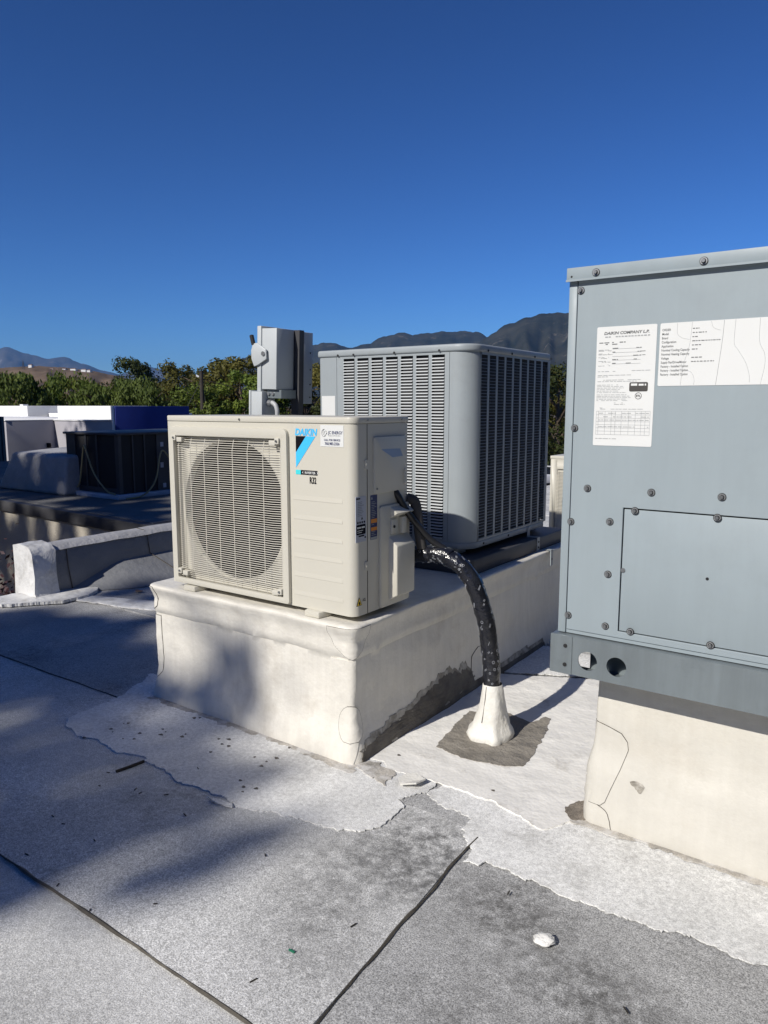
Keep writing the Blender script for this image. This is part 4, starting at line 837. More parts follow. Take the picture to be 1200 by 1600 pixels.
g = MB(); g.tube([(-0.614 + 0.0085 * math.cos(a), y2, 1.3585 + 0.0085 * math.sin(a)) for a in [2 * PI * k / 24 for k in range(25)]], 0.0006, 4); g.text('ETL', 0.0075, (-0.614, y2, 1.356), bold=0.03, align='CENTER'); build('label_mark', g, 'ink', l1)
g = MB(); g.prism(rrect(-0.5645, -0.02, 1.384, 1.548, 0.004, 3), yl, yl + 0.0011, 'y'); l2 = build('specification_label', g, 'label', pk); tag(l2, 'wide creased white specification label with a list of lines')
g = MB()
for k, t in enumerate(('ORDER', 'Model', 'Brand', 'Configuration', 'Application', 'Nominal Cooling Capacity', 'Nominal Heating Capacity', 'Voltage', 'Supply Fan/Drive/Motor', 'Factory - Installed Option', 'Factory - Installed Option', 'Factory - Installed Option')):
    g.text(t, 0.0084, (-0.559, y2, 1.5275 - 0.01055 * k), bold=0.01, xs=0.80)
build('label_print', g, 'ink_g', l2)
g = MB()
for k, wv in ((0, .016), (1, .036), (2, .013), (3, .068), (4, .022), (5, .014), (7, .028), (8, .056)): wlines(g, -0.482, -0.482 + wv, 1.5295 - 0.01055 * k, 0.0022, y2, r5, 0.95, 0.003, 0.008)
build('label_print', g, 'ink_g', l2)
def crease(pts, wd, m):
    g = MB(); p = spline([(a, y2 + 0.0003, b) for a, b in pts], 8); g.tube(p, wd, 3); build('label_crease', g, m, l2)
crease([(-0.407, 1.547), (-0.409, 1.50), (-0.414, 1.44), (-0.419, 1.385)], 0.0006, 'ink_l')
crease([(-0.3805, 1.547), (-0.381, 1.49), (-0.37, 1.47), (-0.352, 1.44), (-0.342, 1.41), (-0.34, 1.39)], 0.0006, 'crease')
crease([(-0.325, 1.547), (-0.323, 1.49), (-0.31, 1.46), (-0.308, 1.43), (-0.315, 1.385)], 0.0006, 'crease')
crease([(-0.521, 1.547), (-0.520, 1.52), (-0.508, 1.508), (-0.488, 1.503)], 0.0005, 'crease')
crease([(-0.484, 1.547), (-0.488, 1.49), (-0.498, 1.45), (-0.503, 1.42), (-0.506, 1.385)], 0.0005, 'crease')
crease([(-0.438, 1.547), (-0.432, 1.53), (-0.414, 1.522)], 0.0005, 'crease'); crease([(-0.498, 1.426), (-0.48, 1.418), (-0.472, 1.40), (-0.473, 1.386)], 0.0005, 'crease')

# ================================================================== second ivory unit further back
bx0, by0, bz0 = -2.330, 5.60, 0.215
d2 = thing('air_conditioner', 'small ivory air conditioner far back in the gap beside the packaged unit', 'air conditioner', (-1.9, 5.78, bz0))
g = MB(); g.box(bx0, bx0 + 0.055, by0, by0 + 0.33, bz0 + 0.02, bz0 + 0.70); g.box(bx0 + 0.055, bx0 + 0.66, by0, by0 + 0.02, bz0 + 0.62, bz0 + 0.70); g.box(bx0 + 0.055, bx0 + 0.66, by0, by0 + 0.3, bz0 + 0.02, bz0 + 0.09); g.box(bx0 + 0.66, bx0 + 0.95, by0, by0 + 0.33, bz0 + 0.02, bz0 + 0.70); build('casing', g, 'ivory', d2, bevel=0.004)
g = MB(); g.box(bx0 - 0.003, bx0 + 0.953, by0 - 0.004, by0 + 0.333, bz0 + 0.701, bz0 + 0.725); build('top_panel', g, 'ivory', d2, bevel=0.004)
g = MB(); g.box(bx0 + 0.055, bx0 + 0.66, by0 + 0.29, by0 + 0.30, bz0 + 0.09, bz0 + 0.62); build('coil', g, 'coil', d2)
g = MB(); g.holed([(bx0 + 0.056, bz0 + 0.091), (bx0 + 0.659, bz0 + 0.091), (bx0 + 0.659, bz0 + 0.619), (bx0 + 0.056, bz0 + 0.619)], [circle(bx0 + 0.357, bz0 + 0.355, 0.26, 40)], by0 + 0.02, by0 + 0.024, 'y'); build('fan_shroud', g, 'ivory_shroud', d2)
g = MB()
for k in range(48): z = bz0 + 0.095 + 0.011 * k; g.tube([(bx0 + 0.055, by0 - 0.008, z), (bx0 + 0.66, by0 - 0.008, z)], 0.0018, 4)
for k in range(7): x = bx0 + 0.065 + 0.098 * k; g.tube([(x, by0 - 0.006, bz0 + 0.09), (x, by0 - 0.006, bz0 + 0.62)], 0.0018, 4)
build('fan_grille', g, 'wire', d2)
for x in (0.14, 0.80): g = MB(); g.box(bx0 + x, bx0 + x + 0.08, by0 - 0.02, by0 + 0.34, bz0, bz0 + 0.019); build('foot', g, 'ivory', d2)
g = MB(); g.box(bx0 - 0.06, bx0 + 1.02, by0 - 0.06, by0 + 0.40, 0.008, bz0 - 0.001); tag(build('equipment_curb', g, 'membrane', None, bevel=0.01, origin=(-1.85, 5.8, 0.008)), 'low cream curb under the small far ivory air conditioner', 'curb')

# ================================================================== parapet of our roof
par = thing('roof_parapet', 'low dark membrane parapet with a white coated end at the left roof edge', 'parapet wall', (-4.85, 3.6, 0))
g = MB(); secs = []
for i in range(60):
    y = 2.72 + (6.6 - 2.72) * i / 59
    cant = 0.02 + (0.30 if y > 3.3 else 0.30 * max(0, (y - 2.9) / 0.4)) * (1.0) + 0.02 * nz(y, 1, 1, 2)
    top = 0.355 + 0.008 * nz(y, 2, 2, 3); hh = 0.015 + (0.155 if y > 3.35 else 0.155 * max(0, (y - 2.9) / 0.45))
    prof_ = [(-5.06, -0.5), (-5.06, top - 0.03), (-5.03, top), (-4.98, top + 0.006), (-4.90, top), (-4.865, top - 0.03), (-4.85, hh + 0.04), (-4.845, hh), (-4.845 + cant, 0.0115)]
    secs.append([(x + 0.006 * nz(y, k, 3, 4), y, z) for k, (x, z) in enumerate(prof_)])
n = len(secs[0]); vs = [p for s_ in secs for p in s_]
g.add(vs, [(i * n + k, (i + 1) * n + k, (i + 1) * n + k + 1, i * n + k + 1) for i in range(59) for k in range(n - 1)] + [tuple(range(n - 1, -1, -1))])
build('parapet_wall', g, 'parapet', par, smooth=50, recalc=False)
g = MB(); vs = []
for i in range(60):
    y = 2.80 + (6.6 - 2.80) * i / 59; top = 0.355 + 0.008 * nz(y, 2, 2, 3); e = 0.012 * nz(y, 4, 1, 5)
    vs += [(-5.068, y, top - 0.06), (-5.04, y, top + 0.002), (-4.98, y, top + 0.011), (-4.895, y, top + 0.005), (-4.862 + 0.006, y, top - 0.028 + e)]
g.add(vs, [(i * 5 + k, (i + 1) * 5 + k, (i + 1) * 5 + k + 1, i * 5 + k + 1) for i in range(59) for k in range(4)]); build('top_coat', g, 'greycoat', par, smooth=60, recalc=False)
g = MB(); vs = []
ringp = [(-5.09, 0.0), (-5.085, 0.20), (-5.075, 0.37), (-5.0, 0.385), (-4.88, 0.372), (-4.835, 0.33), (-4.825, 0.16), (-4.82, 0.05), (-4.79, 0.012)]
for i in range(8):
    y = 2.66 + 0.17 * i / 7
    for k, (x, z) in enumerate(ringp): vs.append((x + 0.012 * nz(x * 7, y * 9, z * 7), y + 0.014 * nz(z * 9, x * 5, i * 0.3), max(0.0, z + 0.012 * nz(x * 9, y * 9, 3))))
n = len(ringp); g.add(vs, [(i * n + k, (i + 1) * n + k, (i + 1) * n + k + 1, i * n + k + 1) for i in range(7) for k in range(n - 1)] + [tuple(range(n - 1, -1, -1))])
build('coated_end', g, 'whitecoat', par, smooth=60)
g = MB(); g.tube([(-4.985, 3.62, 0.366), (-4.90, 3.62, 0.360), (-4.860, 3.62, 0.325), (-4.845, 3.63, 0.18), (-4.70, 3.68, 0.10), (-4.53, 3.72, 0.018)], 0.0035, 6); build('membrane_lap', g, 'edge_dirt', par)
g = MB(); g.tube([(-4.862, 2.93, 0.325), (-4.85, 2.93, 0.2), (-4.842, 2.95, 0.03)], 0.004, 6); build('membrane_lap', g, 'edge_dirt', par)
patch('coating_patch', [(-5.05, 2.40), (-4.82, 2.43), (-4.58, 2.72), (-4.60, 2.95), (-4.70, 3.06), (-4.84, 3.1), (-5.05, 2.75)], 0.030, 'whitecoat', roof, 0.02, 0.013, seed=41)
tag(build('dead_leaf', MB().prism([(-4.42 + 0.035 * math.cos(a), 3.20 + 0.018 * math.sin(a) * (1 + 0.5 * math.sin(3 * a))) for a in [2 * PI * k / 12 for k in range(12)]], 0.02, 0.024), 'rooftile', None, origin=(-4.42, 3.2, 0.02)), 'brown dead leaf by the foot of the dark parapet', 'leaf')

# ================================================================== neighbour building
nb = thing('neighbour_building', 'pale stucco building with dark roof coping beyond the parapet', 'building', (-10, 7, -4.6))
npoly = [(-6.155, 4.646), (-6.155, 9.0), (-16, 9.0), (-16, 5.23)]
g = MB(); g.prism(npoly, -4.6, 0.02); build('wall', g, 'bldwall', nb)
g = MB(); g.prism([(-6.12, 4.60), (-6.12, 9.04), (-16.05, 9.04), (-16.05, 5.18)], 0.02, 0.150); build('coping', g, 'coping', nb, bevel=0.006)
g = MB(); g.prism([(-6.20, 4.70), (-6.20, 8.98), (-15.95, 8.98), (-15.95, 5.28)], 0.1495, 0.156); build('roof_surface', g, 'nroof', nb)
md = MB(); md.add([(-10.75, 5.46, 0.155), (-9.02, 5.46, 0.155), (-9.02, 6.6, 0.155), (-10.75, 6.6, 0.155), (-10.35, 5.50, 0.69), (-9.04, 5.52, 0.68), (-9.04, 6.5, 0.74), (-10.35, 6.5, 0.74)], [(0, 3, 2, 1), (4, 5, 6, 7), (0, 1, 5, 4), (1, 2, 6, 5), (2, 3, 7, 6), (3, 0, 4, 7)])
tag(build('roof_duct', md, 'greycoat', None, bevel=0.05, seg=3, origin=(-9.8, 6.0, 0.155)), 'grey coated roof duct beside the black unit on the neighbouring roof', 'duct')
bu = thing('condenser_unit', 'black packaged unit in shade on the neighbouring roof, hung with cables', 'rooftop unit', (-8.7, 6.3, 0.155))
g = MB(); g.box(-9.40, -8.09, 5.63, 7.4, 0.157, 0.215); build('sleeper', g, 'sleeper', bu, bevel=0.005)
g = MB(); g.box(-9.27, -8.155, 5.70, 7.3, 0.217, 0.965); build('cabinet', g, 'oldcoil', bu)
g = MB(); g.box(-9.31, -8.115, 5.66, 7.34, 0.966, 0.995); build('top_cover', g, 'oldblack', bu, bevel=0.006)
for (a, b) in ((-9.28, -9.08), (-8.86, -8.82), (-8.62, -8.58), (-8.21, -8.145)): g = MB(); g.box(a, b, 5.688, 5.699, 0.217, 0.965); build('panel_post', g, 'oldblack', bu)
for (a, b) in ((5.69, 5.74), (5.90, 5.92), (6.08, 6.10), (6.28, 6.85)): g = MB(); g.box(-8.154, -8.143, a, b, 0.217, 0.965); build('panel_post', g, 'oldblack', bu)
g = MB(); g.box(-9.29, -8.142, 5.680, 5.687, 0.217, 0.29); build('base_strip', g, 'oldblack', bu)
for (y, z, h) in ((6.34, 0.80, 0.06), (6.33, 0.52, 0.07), (6.36, 0.25, 0.06)): g = MB(); g.box(-8.1425, -8.141, y, y + 0.05, z, z + h); build('label', g, 'label_g', bu)
def cable(pts, lab): 
    g = MB(); g.tube(spline(pts, 8), 0.011, 8); tag(build('hanging_cable', g, 'hose_y', None, smooth=60, origin=pts[-1]), lab, 'cable')
cable([(-9.05, 5.66, 0.25), (-8.90, 5.62, 0.36), (-8.80, 5.62, 0.74), (-8.765, 5.62, 0.82), (-8.72, 5.61, 0.78), (-8.55, 5.60, 0.48), (-8.30, 5.60, 0.27), (-8.12, 5.60, 0.23)], 'thin yellowish cable looped over the front of the black unit')
cable([(-8.06, 5.72, 0.165), (-8.06, 5.98, 0.19), (-8.07, 6.18, 0.36), (-8.08, 6.27, 0.66), (-8.09, 6.33, 0.75), (-8.08, 6.42, 0.66), (-8.06, 6.58, 0.42), (-8.04, 6.76, 0.33)], 'thin yellowish cable looped on the shaded right side of the black unit')
# maroon shrub in the gap
def leaves(n, fn, size, rr, asp=0.5):
    g = MB()
    for _ in range(n):
        c = Vector(fn()); a = Vector((rr.gauss(0, 1), rr.gauss(0, 1), rr.gauss(0, 1))).normalized(); b = a.orthogonal().normalized()
        b = (Matrix.Rotation(rr.uniform(0, 6.28), 3, a) @ b); s_ = size * rr.uniform(0.6, 1.3); c2 = a.cross(b)
        g.add([c - b * s_, c + c2 * s_ * asp, c + b * s_, c - c2 * s_ * asp], [(0, 1, 2, 3)])
    return g
rr = random.Random(4)
sh = thing('shrub', 'dark maroon shrub rising in the gap left of the parapet end', 'shrub', (-6.3, 3.3, -4.6))
g = MB(); g.tube([(-6.3, 3.3, -4.6), (-6.3, 3.3, -1.0), (-6.25, 3.28, -0.1)], [0.05, 0.03, 0.01], 8); build('stem', g, 'bark', sh)
build('foliage', leaves(2600, lambda: (-6.15 + rr.gauss(0, 0.40), 3.3 + rr.gauss(0, 0.25), -0.72 + rr.gauss(0, 0.30)), 0.028, rr), 'redleaf', sh)

# ================================================================== far buildings on the left
def bld(name, label, parts, loc, cat='building'):
    t = thing(name, label, cat, loc)
    for (pn, bxs, m) in parts:
        g = MB()
        for b in bxs: g.box(*b)
        build(pn, g, m, t, bevel=0.01 if pn != 'vent_pipe' else 0)
    return t
bld('grey_building', 'lilac-grey walled building with white parapet caps left of the blue building', [
    ('wall', [(-27, -18.8, 9.9, 14.0, -4.6, 0.955), (-18.798, -17.34, 11.2, 11.98, -4.6, 0.955)], 'stucco_g'),
    ('parapet_cap', [(-27.05, -18.78, 9.87, 14.03, 0.957, 0.985), (-18.778, -17.31, 11.17, 12.0, 0.957, 0.985)], 'stucco_w'),
    ('vent_pipe', [(-18.81, -18.70, 10.95, 11.02, 0.24, 0.36)], 'ink')], (-22, 12, -4.6))
bld('blue_building', 'white fronted building with royal blue side wall', [
    ('front_wall', [(-20.05, -17.53, 12.08, 12.20, -4.6, 1.345)], 'stucco_w'), ('side_wall', [(-17.62, -17.50, 12.204, 14.72, -4.6, 1.335)], 'blue'), ('back_wall', [(-20.05, -17.63, 14.6, 14.72, -4.6, 1.30)], 'stucco_w'), ('roof', [(-20.0, -17.63, 12.21, 14.59, 0.6, 0.7)], 'nroof')], (-18.7, 13.4, -4.6))
bld('white_building', 'low white parapet building at the left edge before the trees', [
    ('wall', [(-34, -25.1, 14.0, 19.0, -4.6, 1.35)], 'stucco_w'), ('low_wall', [(-25.09, -20.06, 14.75, 17, -4.6, 1.10)], 'stucco_w'), ('vent_pipe', [(-25.75, -25.55, 14.1, 14.3, 1.35, 1.40)], 'stucco_w')], (-27, 17, -4.6))
tm = thing('metal_shed', 'dark teal corrugated metal enclosure at the left picture edge', 'shed', (-17.4, 8.4, -4.6))
g = MB(); g.box(-18.2, -16.9, 7.4, 8.86, -4.6, 1.10); build('body', g, 'tealmetal', tm)
for k in range(18): g = MB(); g.box(-16.899, -16.865, 7.42 + 0.08 * k, 7.46 + 0.08 * k, -4.6, 1.09); build('rib', g, 'tealmetal', tm)

# ================================================================== trees
def crown_mesh(seed, n, H, R, kind):
    rr = random.Random(seed); cl = []
    for _ in range(46):
        a = rr.uniform(0, 2 * PI); h = rr.uniform(0.16, 1.0); rad = R * math.sqrt(max(0.02, 1 - ((h - 0.5) / 0.56) ** 2)) * math.sqrt(rr.uniform(0.15, 1))
        cl.append((Vector((rad * math.cos(a), rad * math.sin(a), H * h)), rr.uniform(0.09, 0.20) * R + 0.12))
    g = MB()
    for _ in range(n):
        c, s_ = rr.choice(cl)
        d = Vector((rr.gauss(0, 1), rr.gauss(0, 1), rr.gauss(0, 1)))
        d = d.normalized() * s_ * rr.uniform(0.55, 1.25)
        if kind == 'weep': d.z = d.z * 0.9 - abs(rr.gauss(0, 0.55)) * s_ * 1.6
        p = c + d
        if p.z < 0.06 * H: continue
        nrm = (d.normalized() + Vector((rr.gauss(0, 0.5), rr.gauss(0, 0.5), rr.gauss(0, 0.5)))).normalized()
        b = nrm.orthogonal().normalized(); b = Matrix.Rotation(rr.uniform(0, 6.28), 3, nrm) @ b
        if kind == 'weep': b = (Vector((0, 0, -1)) + b * 0.45).normalized()
        c2 = nrm.cross(b).normalized(); L_ = rr.uniform(0.075, 0.17) * (1.5 if kind == 'weep' else 1.0); W_ = L_ * (0.34 if kind == 'weep' else 0.6)
        g.add([p - b * L_, p + c2 * W_, p + b * L_, p - c2 * W_], [(0, 1, 2, 3)])
    return g
def trunk_mesh(seed, H, R):
    rr = random.Random(seed); g = MB()
    g.tube([(0, 0, 0), (0.1, 0.05, H * 0.25), (0.0, 0.1, H * 0.55), (0.1, 0.0, H * 0.85)], [0.32, 0.24, 0.15, 0.04], 8)
    for k in range(7):
        a = k * 2.4; h = H * (0.25 + 0.07 * k)
        g.tube([(0.05, 0.05, h), (R * 0.35 * math.cos(a), R * 0.35 * math.sin(a), h + H * 0.13), (R * 0.75 * math.cos(a), R * 0.75 * math.sin(a), h + H * 0.2)], [0.12, 0.08, 0.02], 6)
    return g
PROTO = {}
def proto(kind, v, leaf):
    key = (kind, v, leaf)
    if key not in PROTO:
        sd = hash_seed = sum(ord(ch) for ch in kind + leaf) + v * 17
        cm = crown_mesh(sd, 9500, 9.0, 3.4, kind); me = bpy.data.meshes.new('crown'); me.from_pydata(cm.v, [], cm.f); me.materials.append(M[leaf])
        tmb = trunk_mesh(sd, 9.0, 3.4); mt = bpy.data.meshes.new('trunk'); mt.from_pydata(tmb.v, [], tmb.f); mt.materials.append(M['bark'])
        PROTO[key] = (me, mt)
    return PROTO[key]
FW = Vector((-math.sin(RAD(35.3)), math.cos(RAD(35.3)), 0)); RT = Vector((math.cos(RAD(35.3)), math.sin(RAD(35.3)), 0))
def tree(lat, dist, height, rad, kind, v, leaf, label, rot=0.0):
    p = FW * dist + RT * lat; t = thing('tree', label, 'tree', (p.x, p.y, -4.6), 'trees beyond the rooftops')
    me, mt = proto(kind, v, leaf)
    for nm, m_ in (('crown', me), ('trunk', mt)):
        o = bpy.data.objects.new(nm, m_); COL.objects.link(o); o.parent = t; o.scale = (rad / 2.75, rad / 2.75, (height + 0.35) / 9.0); o.rotation_euler = (0, 0, rot)
    return t
# lateral offset and distance from the camera's foot, height above the ground
TREES = [
 (-40.0, 66, 9.6, 4.0, 'round', 0, 'leaf_dark', 'dark tree at the left edge, just right of the picture border'),
 (-35.2, 62, 8.4, 3.6, 'weep', 0, 'leaf_pepper', 'weeping green tree behind the white parapet at far left'),
 (-30.6, 60, 8.05, 3.6, 'weep', 1, 'leaf_pepper', 'weeping green tree above the gap between the white parapets'),
 (-26.6, 64, 8.1, 3.4, 'weep', 0, 'leaf_bright', 'yellow-green weeping tree over the left end of the white parapet'),
 (-33.0, 78, 8.1, 4.2, 'round', 1, 'leaf_olive', 'olive tree in the back row under the distant brown hill'),
 (-27.5, 80, 8.2, 4.0, 'round', 0, 'leaf_olive', 'brownish tree in the back row right of the hill houses'),
 (-24.8, 74, 9.7, 2.6, 'round', 1, 'leaf_dark', 'taller dark tree above the join of white and blue walls'),
 (-22.2, 62, 7.6, 3.2, 'weep', 1, 'leaf_pepper', 'weeping tree over the left half of the blue wall'),
 (-18.8, 60, 7.7, 3.2, 'weep', 0, 'leaf_pepper', 'weeping tree over the right half of the blue wall'),
 (-21.8, 80, 9.0, 2.8, 'round', 0, 'leaf_dark', 'low dark tree in the dip of the skyline above the blue wall'),
 (-18.6, 70, 9.2, 3.0, 'round', 1, 'leaf_olive', 'olive tree left of the utility pole'),
 (-15.8, 68, 9.7, 3.2, 'round', 0, 'leaf_olive', 'brown-green tree directly behind the utility pole'),
 (-12.6, 66, 9.6, 3.2, 'round', 1, 'leaf_olive', 'tall olive tree right of the utility pole'),
 (-10.6, 56, 7.9, 2.8, 'round', 0, 'leaf_bright', 'bright green tree left of the disconnect switch'),
 (-13.6, 54, 6.9, 2.4, 'round', 1, 'leaf_bright', 'small bright green tree right of the utility pole base'),
 (-7.6, 64, 9.2, 3.0, 'round', 1, 'leaf_olive', 'tree behind the disconnect switch'),
 (-6.0, 58, 8.6, 2.4, 'round', 0, 'leaf_dark', 'dark tree in the gap between disconnect switch and grey condenser'),
 (-2.6, 66, 8.8, 2.8, 'round', 1, 'leaf_olive', 'olive tree hidden behind the left corner of the grey condenser'),
 (1.2, 62, 8.2, 2.8, 'round', 0, 'leaf_bright', 'bright green tree hidden behind the middle of the grey condenser'),
 (5.0, 68, 8.9, 3.0, 'round', 1, 'leaf_dark', 'dark tree hidden behind the grey condenser top'),
 (9.0, 64, 8.4, 2.8, 'round', 0, 'leaf_olive', 'olive tree hidden behind the right corner of the grey condenser'),
 (13.6, 58, 8.3, 3.0, 'round', 0, 'leaf_dark', 'dark green tree in the gap right of the grey condenser'),
 (17.2, 66, 9.0, 3.4, 'round', 1, 'leaf_olive', 'olive tree behind the left edge of the packaged unit'),
 (15.2, 76, 9.4, 3.4, 'round', 1, 'leaf_dark', 'tree at the back of the gap right of the grey condenser'),
]
for i, a in enumerate(TREES): tree(*a, rot=1.3 * i)
cy = thing('cypress_tree', 'thin dark spire of a cypress above the blue wall', 'tree', tuple(FW * 82 + RT * -26.8) [:2] + (-4.6,))
p = FW * 82 + RT * -26.8; rr = random.Random(8)
def cyp():
    h = rr.uniform(0.05, 1); a = rr.uniform(0, 6.28); r = 0.62 * (1 - h) ** 0.6 + 0.05; r *= math.sqrt(rr.random()); return (p.x + r * math.cos(a), p.y + r * math.sin(a), -4.6 + 9.9 * h)
build('crown', leaves(2200, cyp, 0.16, rr), 'leaf_dark', cy); g = MB(); g.tube([(p.x, p.y, -4.6), (p.x, p.y, 3.5)], [0.15, 0.05], 8); build('trunk', g, 'bark', cy)

# shade trees behind the viewer: their crowns throw the dappled shade over the left of the roof
def shade_tree(label, base, blobs, seed, nper=3600, leaf=0.07, near=19.5):
    rr = random.Random(seed); t = thing('shade_tree', label, 'tree', base, 'trees behind the viewer')
    g = MB(); cs = []
    for (sx, sy, r) in blobs:
        c = Vector((sx, sy, 0)) - L * (near + 2.2 * nz(sx * 1.3, sy * 1.3, seed)); cs.append((c, r))
        k = int(nper * r * r)
        for _ in range(k):
            d = Vector((rr.gauss(0, 1), rr.gauss(0, 1), rr.gauss(0, 1))).normalized() * r * rr.random() ** 0.45
            q = c + d; nrm = Vector((rr.gauss(0, 1), rr.gauss(0, 1), rr.gauss(0, 1) + 0.6)).normalized(); b = nrm.orthogonal().normalized(); b = Matrix.Rotation(rr.uniform(0, 6.28), 3, nrm) @ b
            c2 = nrm.cross(b); s_ = leaf * rr.uniform(0.7, 1.4)
            g.add([q - b * s_, q + c2 * s_ * 0.55, q + b * s_, q - c2 * s_ * 0.55], [(0, 1, 2, 3)])
    build('crown', g, 'leaf_dark', t)
    g = MB(); B = Vector(base); zc = min(c.z for c, r in cs) + 0.3; cx = sum((c for c, r in cs), Vector()) / len(cs)
    top = Vector((cx.x, cx.y, cx.z)); mid = B.lerp(Vector((cx.x, cx.y, zc)), 0.6)
    g.tube([B, B.lerp(mid, 0.5) + Vector((0.1, 0, 0)), mid, top], [0.35, 0.28, 0.2, 0.08], 10)
    for c, r in cs[::4]: g.tube([mid.lerp(top, 0.35), (mid.lerp(top, 0.6) + c) / 2 - Vector((0, 0, 0.1)), c], [0.04, 0.022, 0.006], 5)
    build('trunk', g, 'bark', t)
# (roof point in the shade of the clump, clump radius)
B1 = [(-3.32,1.81,0.19),(-2.94,2.09,0.20),(-4.45,1.44,0.20),(-4.04,1.60,0.18),(-3.88,2.40,0.19),(-3.65,2.47,0.16),(-2.77,2.03,0.16),(-3.12,2.26,0.18),(-4.48,1.97,0.15),(-4.67,1.57,0.18),(-4.17,1.31,0.16),(-3.62,1.50,0.17),(-4.14,2.44,0.20),(-4.43,2.35,0.15),(-3.83,1.44,0.20),(-3.37,2.41,0.17),(-3.97,2.04,0.16),(-3.85,1.82,0.19),(-3.10,1.86,0.17),(-4.23,2.15,0.19),(-3.65,2.07,0.18),(-3.54,1.84,0.15),(-4.32,1.69,0.19),(-3.43,1.59,0.18),(-3.79,2.70,0.16),(-4.65,1.97,0.18),(-4.84,1.63,0.17),(-3.48,2.17,0.18),(-4.14,1.89,0.15),(-3.99,1.27,0.19),(-3.27,2.12,0.16),(-2.91,1.80,0.16),(-4.49,2.47,0.14),(-4.16,2.55,0.12),(-4.28,2.37,0.12),(-4.66,2.35,0.11),(-3.99,2.58,0.13),(-2.38,1.21,0.10),(-2.57,1.36,0.14),(-2.59,1.15,0.13),(-1.93,1.17,0.12),(-2.03,1.51,0.13),(-2.17,0.93,0.14),(-2.18,1.50,0.10),(-1.94,0.95,0.14),(-1.90,1.38,0.13),(-2.26,1.23,0.12),(-2.71,1.27,0.12),(-2.10,1.26,0.12),(-2.40,1.47,0.11),(-2.30,1.63,0.11),(-2.29,1.03,0.13),(-2.05,1.04,0.12),(-1.90,1.59,0.12),(-1.57,1.41,0.07),(-1.62,1.24,0.06),(-1.52,1.50,0.06),(-1.48,1.60,0.05),(-1.67,1.15,0.07),(-1.57,1.59,0.06),(-1.63,1.48,0.05),(-1.55,1.28,0.07),(-1.89,1.78,0.07),(-2.14,1.80,0.09),(-2.59,1.80,0.10),(-2.25,1.85,0.09),(-2.71,1.75,0.08),(-2.63,1.63,0.09),(-1.79,1.85,0.09),(-2.37,1.64,0.07),(-2.51,1.65,0.08),(-2.66,2.11,0.07),(-2.41,1.99,0.08),(-2.40,2.20,0.09),(-2.55,2.12,0.09),(-2.74,1.95,0.09),(-2.30,2.20,0.05),(-2.14,2.19,0.05),(-2.06,2.42,0.04),(-2.21,2.31,0.04),(-2.22,2.09,0.05),(-2.25,2.52,0.05),(-2.16,2.52,0.05),(-2.14,2.37,0.05),(-2.29,2.37,0.05),(-2.30,2.04,0.04),(-2.07,2.55,0.06),(-2.08,2.28,0.05),(-2.01,2.08,0.03),(-2.09,2.14,0.04),(-1.88,2.39,0.03),(-2.42,2.64,0.03),(-2.31,2.65,0.03),(-3.20,1.42,0.11),(-2.95,1.37,0.10),(-2.82,1.58,0.09),(-3.42,1.56,0.10),(-2.78,1.79,0.09),(-2.66,1.42,0.09),(-3.29,1.60,0.12),(-3.06,1.74,0.09),(-2.11,1.80,0.08),(-1.99,1.75,0.07),(-2.42,1.72,0.07),(-1.85,1.76,0.08),(-1.81,1.58,0.06),(-1.72,1.55,0.05),(-1.80,1.41,0.07),(-1.90,1.60,0.05)]
